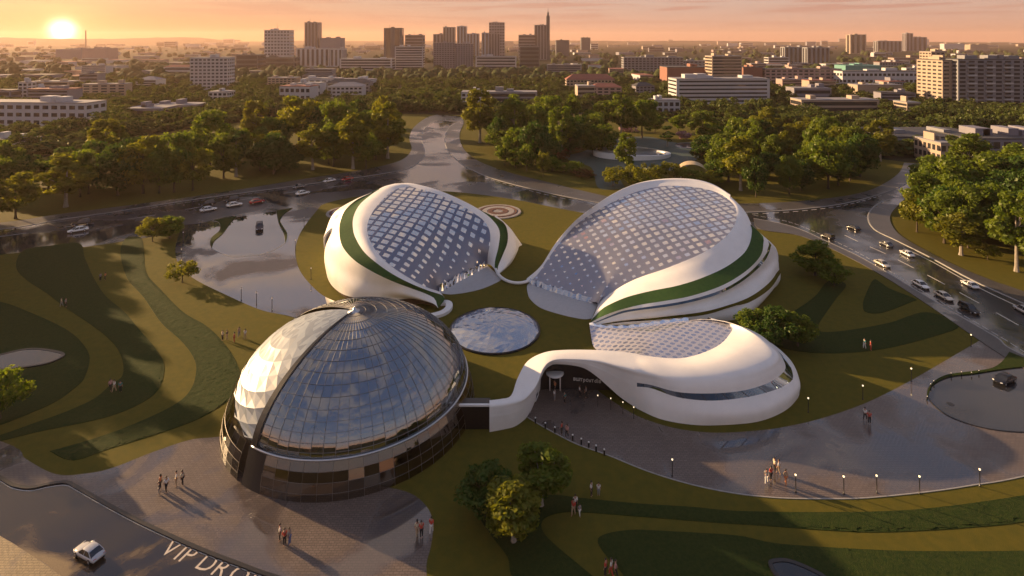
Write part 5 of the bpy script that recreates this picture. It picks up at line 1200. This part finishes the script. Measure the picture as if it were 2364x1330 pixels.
def cp_all(o, par, name=None):
    c = o.copy(); COL.objects.link(c)
    if name: c.name = name
    if par: c.parent = par
    for ch in o.children: cp_all(ch, c)
    return c
CW = {'white': (.78,.77,.74,1), 'silver': (.45,.46,.48,1), 'black': (.012,.012,.014,1), 'red': (.42,.02,.015,1), 'beige': (.62,.56,.46,1), 'navy': (.015,.02,.04,1), 'grey': (.14,.145,.15,1)}
def paint(o, col):
    o.color = col
    for c in o.children: paint(c, col)
def car(kind, col, px, py, hx, hy, label, group, z0=.012, s_=None):
    """survey: place and a second point ahead of the car"""
    p = P(px, py, z0); q = P(hx, hy, z0); o = cp_all(CARS[kind], None, 'car'); o.location = p
    d_ = q-p; o.rotation_euler = (0, 0, math.atan2(-d_.x, d_.y)); o['label'] = label; o['group'] = group; o.scale = ((s_ or (.74 if px > 1800 else .9)),)*3; paint(o, CW[col]); return o
GA = 'cars on the western road'; GB = 'cars on the eastern road'
for a in (('suv','black',188,519,60,537,'black car with bright roof beside a white car on the sunlit western road'),('sedan','white',180,535,60,555,'white car alongside the dark one at the sunlit end of the western road'),
          ('suv','black',478,474,360,490,'black car in the far lane beside a white saloon near the lens shaped lay-by'),('sedan','white',481,487,580,470,'white saloon below the black car near the lens shaped lay-by'),
          ('suv','black',534,465,420,482,'black off-roader ahead of the red car on the western road'),('sedan','white',541,476,640,460,'white saloon close behind the red car on the western road'),
          ('sedan','red',593,469,700,450,'red saloon in the near lane of the western road'),('sedan','white',699,449,800,430,'white saloon alone in the near lane west of the junction'),
          ('sedan','grey',690,434,600,450,'dark grey car in the far lane, above the lone white saloon'),('sedan','white',760,420,660,438,'white car in the far lane just west of the red one'),
          ('sedan','red',801,416,700,434,'red car nearest the top road junction')):
    car(*a, GA)
car('suv','navy',599,529,598,580,'dark car driving into the flooded lens shaped lay-by','cars off the main roads')
for a in (('suv','black',1910,550,1850,528,'black car in the near lane by the yellow topped tree'),('sedan','black',1970,529,1900,505,'small black car in mid road at the start of the eastern road'),
          ('sedan','grey',2046,567,1960,525,'grey car in the far lane by the curved pavement'),('sedan','white',2094,589,2010,545,'white car in the far lane at the start of the solid line'),
          ('sedan','beige',2037,613,2120,655,'cream car in the near lane, uppermost of the pale cars there'),('sedan','white',2125,661,2210,708,'white car in the near lane between two cream cars'),
          ('sedan','white',2239,661,2150,612,'white car alone in the far lane lower down the eastern road'),('sedan','beige',2179,688,2260,733,'cream car in the near lane ahead of the black one'),
          ('suv','black',2237,718,2320,762,'black car in the near lane, lowest on the eastern road'),('suv','silver',2364,722,2280,675,'pale car cut off by the picture edge on the eastern road')):
    car(*a, GB)
car('sedan','black',2319,882,2260,905,'black car parked on the smooth turning circle','cars off the main roads')
car('sedan','silver',206,1283,130,1240,'silver saloon on the drop-off road with painted letters','cars off the main roads', .02, .66)

# ------------------------------------------------------------------ people
M['skin'] = mat('skin', (.36,.20,.14), .6, objcol=False); M['cloth'] = mat('cloth', (.5,.5,.5), .85, 0, 0.2, 6, objcol=True); M['hair'] = mat('hair', (.022,.014,.010), .6, 0, .5, 30)
def skin_obj(name, verts, edges, rad, m, parent, sub=1):
    me = bpy.data.meshes.new(name); me.from_pydata(verts, edges, []); o = bpy.data.objects.new(name, me); COL.objects.link(o)
    md = o.modifiers.new('s', 'SKIN'); md.use_smooth_shade = True
    for i, r in enumerate(rad):
        sv_ = me.skin_vertices[0].data[i]; sv_.radius = r if isinstance(r, tuple) else (r, r); sv_.use_root = i == 0
    if sub: o.modifiers.new('u', 'SUBSURF').levels = sub
    bpy.context.view_layer.update(); dg = bpy.context.evaluated_depsgraph_get()
    nm = bpy.data.meshes.new_from_object(o.evaluated_get(dg)); bpy.data.objects.remove(o)
    nm.materials.clear(); nm.materials.append(m); nm.polygons.foreach_set('use_smooth', [True]*len(nm.polygons))
    o = bpy.data.objects.new(name, nm); COL.objects.link(o); o.parent = parent; return o
def make_person(stride, arm, long_hair):
    t_ = thing('person', 'person', 'person'); V_ = []; E_ = []; R_ = []
    def add(p, r, j=None):
        V_.append(p); R_.append(r)
        if j is not None: E_.append((j, len(V_)-1))
        return len(V_)-1
    pel = add((0,0,.95), (.135,.10)); sp = add((0,0,1.14), (.125,.09), pel); chs = add((0,0,1.34), (.15,.10), sp); nb = add((0,-.01,1.47), .065, chs)
    nk = add((0,.005,1.54), .052, nb); hd = add((0,.02,1.63), (.075,.09), nk); tp = add((0,.015,1.71), (.065,.08), hd)
    add((0,.115,1.625), .014, hd)
    J = {}
    for s_ in (-1, 1):
        st = stride*s_
        hp = add((s_*.095,0,.88), .088, pel); kn = add((s_*.10,.04+st*.55,.49), .060, hp); an = add((s_*.10,-.01+st*.9,.09), .040, kn); add((s_*.115,.13+st*.9,.04), (.036,.03), an)
        sh_ = add((s_*.19,-.01,1.42), .055, chs); el = add((s_*.235,-.03-st*.3,1.14), .040, sh_); wr = add((s_*.24,.05-st*.5+arm,.90+arm*.6), .028, el)
        x, y, z_ = V_[wr]; pm = add((x, y+.015, z_-.07), (.026,.036), wr); J[s_] = (sh_, el, hp, kn, an)
        for k, ln in enumerate((.060,.072,.068,.052)):
            a = add((x, y-.015+k*.019, z_-.105), .0095, pm); b = add((x-s_*.006, y-.010+k*.020, z_-.105-ln*.55), .0085, a); add((x-s_*.016, y-.004+k*.020, z_-.105-ln), .0075, b)
        a = add((x-s_*.020, y+.052, z_-.075), .010, pm); add((x-s_*.026, y+.066, z_-.110), .008, a)
    skin_obj('body', V_, E_, R_, M['skin'], t_)
    def sub(ids, ex, name, z_cut=0, low=None):
        vs = [V_[i] for i in ids[0]]; rs = [tuple(q+ex for q in (R_[i] if isinstance(R_[i], tuple) else (R_[i],)*2)) for i in ids[0]]
        return skin_obj(name, vs, ids[1], rs, M['cloth'], t_)
    (sl, el_, hl, kl, al), (sr, er, hr, kr, ar) = J[-1], J[1]
    sub(([sp, pel, chs, sl, el_, sr, er], [(0,1),(0,2),(2,3),(3,4),(2,5),(5,6)]), .018, 'shirt')
    sub(([pel, hl, kl, al, hr, kr, ar], [(0,1),(1,2),(2,3),(0,4),(4,5),(5,6)]), .020, 'trousers')
    mb = MB(); mb.lathe([(.088,1.63),(.098,1.68),(.090,1.73),(.055,1.765),(.01,1.775)], 12, (0,-.005,0))
    if long_hair: mb.lathe([(.05,1.46),(.085,1.52),(.092,1.60),(.09,1.66)], 10, (0,-.045,0))
    mb.build('hair', M['hair'], t_, True)
    return t_
PEO = [make_person(0, 0, False), make_person(.24, 0, False), make_person(.16, 0, True), make_person(0, .12, True)]
for c in PEO: strip_proto(c)
CC = {'white': (.75,.74,.70,1), 'red': (.55,.06,.04,1), 'black': (.02,.02,.022,1), 'orange': (.62,.22,.08,1), 'teal': (.05,.22,.22,1), 'blue': (.08,.13,.30,1), 'grey': (.25,.25,.26,1), 'tan': (.45,.34,.22,1), 'pink': (.6,.32,.30,1), 'cream': (.65,.58,.42,1)}
def person(px, py, shirt, trs, label, group, z0=.02, s_=1.0):
    o = cp_all(random.choice(PEO), None, 'person'); o.location = P(px, py, z0); o.rotation_euler = (0, 0, random.uniform(0, 6.28)); o.scale = (s_*.90,)*3
    o['label'] = label; o['group'] = group
    for c in o.children:
        if c.name.startswith('shirt'): c.color = CC[shirt]
        if c.name.startswith('trousers'): c.color = CC[trs]
    return o
def grp(group, where, rows, z0=.02):
    for r in rows:
        px, py, sh_, tr_ = r[:4]; extra = r[4] if len(r) > 4 else ''; s_ = r[5] if len(r) > 5 else 1
        person(px, py, sh_, tr_, f"person in {sh_} top and {tr_} trousers{' '+extra if extra else ''} {where}", group, z0, s_)
grp('pair on the upper striped lawn', 'on the lawn between the grass bands', [(232,649,'grey','black'),(243,647,'orange','black')])
grp('pair by the long western grass band', 'beside the widest dark grass band', [(142,708,'cream','grey'),(152,709,'grey','black')])
grp('walkers near the dome on the lawn', 'on the lawn behind the dome', [(514,786,'cream','black'),(524,785,'black','tan'),(541,790,'red','red'),(552,778,'tan','grey'),(566,783,'white','tan')])
grp('three on the curved lawn path', 'on the curving lawn strip', [(255,902,'pink','black'),(264,904,'white','tan'),(278,906,'teal','black')])
grp('group on the western plaza', 'on the golden plaza before the dome', [(370,1130,'orange','black'),(367,1141,'black','grey','',.8),(384,1135,'white','black'),(407,1122,'white','tan'),(421,1120,'cream','black')])
grp('three walking by the dome shadow', 'walking along the shadow edge of the dome', [(646,1248,'white','black'),(657,1259,'red','black'),(668,1258,'grey','blue')])
grp('three at the plaza corner', 'at the shaded plaza corner by the lawn', [(963,1238,'cream','tan'),(973,1241,'red','black'),(996,1231,'red','white')])
grp('pair on the shaded lawn', 'on the shaded lawn under the bollards', [(1365,1146,'white','black'),(1382,1144,'white','grey','',.85)])
grp('family on the dark grass band', 'where the dark grass band begins', [(1328,1178,'white','black'),(1324,1189,'red','tan'),(1338,1191,'grey','white','',.75)])
grp('three at the bottom of the lawn', 'at the bottom edge of the lawn', [(1398,1331,'red','black'),(1411,1330,'white','red'),(1421,1334,'pink','black')])
grp('people at the dark entrance', 'by the arched entrance', [(1281,905,'orange','black'),(1280,925,'white','grey'),(1304,932,'teal','black'),(1338,916,'white','black'),(1353,918,'grey','black')])
grp('pair beside the bollards', 'beside the row of bollards', [(1297,1003,'red','black'),(1309,1010,'pink','black')])
grp('sunlit group on the southern plaza', 'in the sunlit patch of the southern plaza', [(1788,1090,'cream','black'),(1798,1095,'white','tan'),(1770,1117,'grey','white'),(1780,1110,'red','black'),(1814,1118,'tan','orange')])
grp('pair on the shaded southern plaza', 'on the shaded paving near the turning circle', [(1997,970,'white','black'),(2007,978,'red','black')])
grp('pair on the eastern lawn', 'on the dark lawn behind the low pavilion', [(1996,805,'teal','white'),(2010,809,'red','red')])

# ------------------------------------------------------------------ lamps and bollards
M['lamp_on'] = emit('lit lamp globe', (1.0,.80,.50), .65); M['lamp_off'] = mat('white lamp globe', (.75,.74,.70), .3)
def make_lamp(lit):
    t_ = thing('street_lamp', 'lamp', 'street lamp')
    mb = MB(); mb.lathe([(.11,0),(.11,.05),(.05,.10),(.045,1.75),(.06,1.78),(.03,1.8)], 10); mb.build('post', M['dark_metal'], t_, True)
    mb = MB(); mb.lathe([(.05,1.80),(.08,1.84),(.095,1.92),(.08,2.0),(.04,2.05),(.01,2.06)], 12); mb.build('lamp_globe', M['lamp_on' if lit else 'lamp_off'], t_, True)
    mb = MB(); mb.lathe([(.09,2.05),(.05,2.09),(.01,2.12)], 12); mb.build('cap', M['dark_metal'], t_, True)
    return t_
LON, LOFF = make_lamp(True), make_lamp(False)
for c in (LON, LOFF): strip_proto(c)
def lamp(px, py, label, lit=True, s_=.92, group='lamp posts of the park'):
    o = cp_all(LON if lit else LOFF, None, 'street_lamp'); o.location = P(px, py, .01); o.scale = (s_,)*3; o['label'] = label; o['group'] = group
for px, py, lb in ((419,600,'unlit lamp post above the round bush on the flooded plaza edge'),(423,558,'unlit lamp post at the upper end of the flooded plaza'),(682,577,'unlit lamp post on the lawn edge facing the flooded plaza'),(718,645,'unlit lamp post on the lawn beside the western pavilion'),(702,522,'unlit lamp post where the plaza meets the road bend'),(557,694,'unlit lamp post on the plaza edge, farthest from the dome of three'),(592,704,'unlit lamp post on the plaza edge, middle of three'),(628,718,'unlit lamp post on the plaza edge, nearest the dome of three')):
    lamp(px, py, lb, False, 1.12)
for px, py, lb in ((1552,1099,'lit lamp post on the kerb before the sunlit patch'),(1837,1136,'lit lamp post beside the sunlit group'),(1948,1140,'lit lamp post on the plaza kerb, second past the sunlit patch'),(2024,1138,'lit lamp post at the lowest point of the plaza kerb'),(2123,1140,'lit lamp post on the plaza kerb, fourth past the sunlit patch'),(2262,1123,'lit lamp post at the far end of the plaza kerb'),(1866,952,'lit lamp post beside the rounded end of the low pavilion'),(1992,922,'lit lamp post on the lawn edge above the two walkers'),(2242,800,'lit lamp post where the plaza meets the road pavement'),(2104,881,'lit lamp post on the lawn edge near the turning circle')):
    lamp(px, py, lb)
for px, py, lb in ((1380,938,'short lit lamp nearest the entrance along the low pavilion'),(1410,945,'second short lit lamp along the low pavilion from the entrance'),(1438,954,'third short lit lamp along the low pavilion from the entrance'),(1463,966,'short lit lamp farthest from the entrance along the low pavilion')):
    lamp(px, py, lb, True, .72, 'short lamps along the low pavilion')
bp = thing('bollard', 'bollard', 'bollard'); mb = MB(); mb.lathe([(.10,0),(.10,.55),(.085,.58),(.085,.60)], 12); mb.build('post', M['dark_metal'], bp, True)
mb = MB(); mb.lathe([(.09,.60),(.10,.64),(.09,.70),(.03,.72)], 12); mb.build('cap', M['lamp_off'], bp, True); strip_proto(bp)
for px, py in ((1236,977),(1259,989),(1281,999),(1322,1017),(1342,1026),(1359,1034),(1376,1042),(1395,1051)):
    o = cp_all(bp, None, 'bollard'); o.location = P(px, py, .01); o['label'] = 'short dark bollard with pale cap on the edge of the southern plaza'; o['group'] = 'row of bollards on the plaza edge'
for px, py in ((2141,922),(2149,893),(2156,886),(2196,868),(2220,865),(2243,866),(2260,862)):
    o = cp_all(bp, None, 'bollard'); o.location = P(px, py, .14); o.scale = (.6,.6,.6); o['label'] = 'tiny pale capped bollard on the grass sliver round the turning circle'; o['group'] = 'bollards round the turning circle'
# manhole on the circle
mh = thing('manhole_cover', 'small dark cover set in the smooth turning circle', 'manhole', P(2194, 933, .013)); mb = MB(); mb.lathe([(.42,0),(.42,.01),(.02,.012)], 20); mb.build('lid', M['black_kerb'], mh)
# painted words on the drop-off road
M['road_words'] = mat('worn road lettering', (.62,.54,.46), .6, 0, .35, 3)
pa = Vector((-31.75, 50.5, .02)); ang = math.atan2(-.331, .943)
wd_t = thing('road_lettering', 'large pale words painted on the drop-off road beside the kerb', 'road marking', pa, ang)
for ch, x_ in zip('VIPDROP', (0, 1.62, 2.22, 4.15, 5.92, 7.6, 9.6)):
    o, wd = text_mesh(ch, 2.3, 'letter', M['road_words'], wd_t, .002, -.012); o.location = (x_, 0, 0)
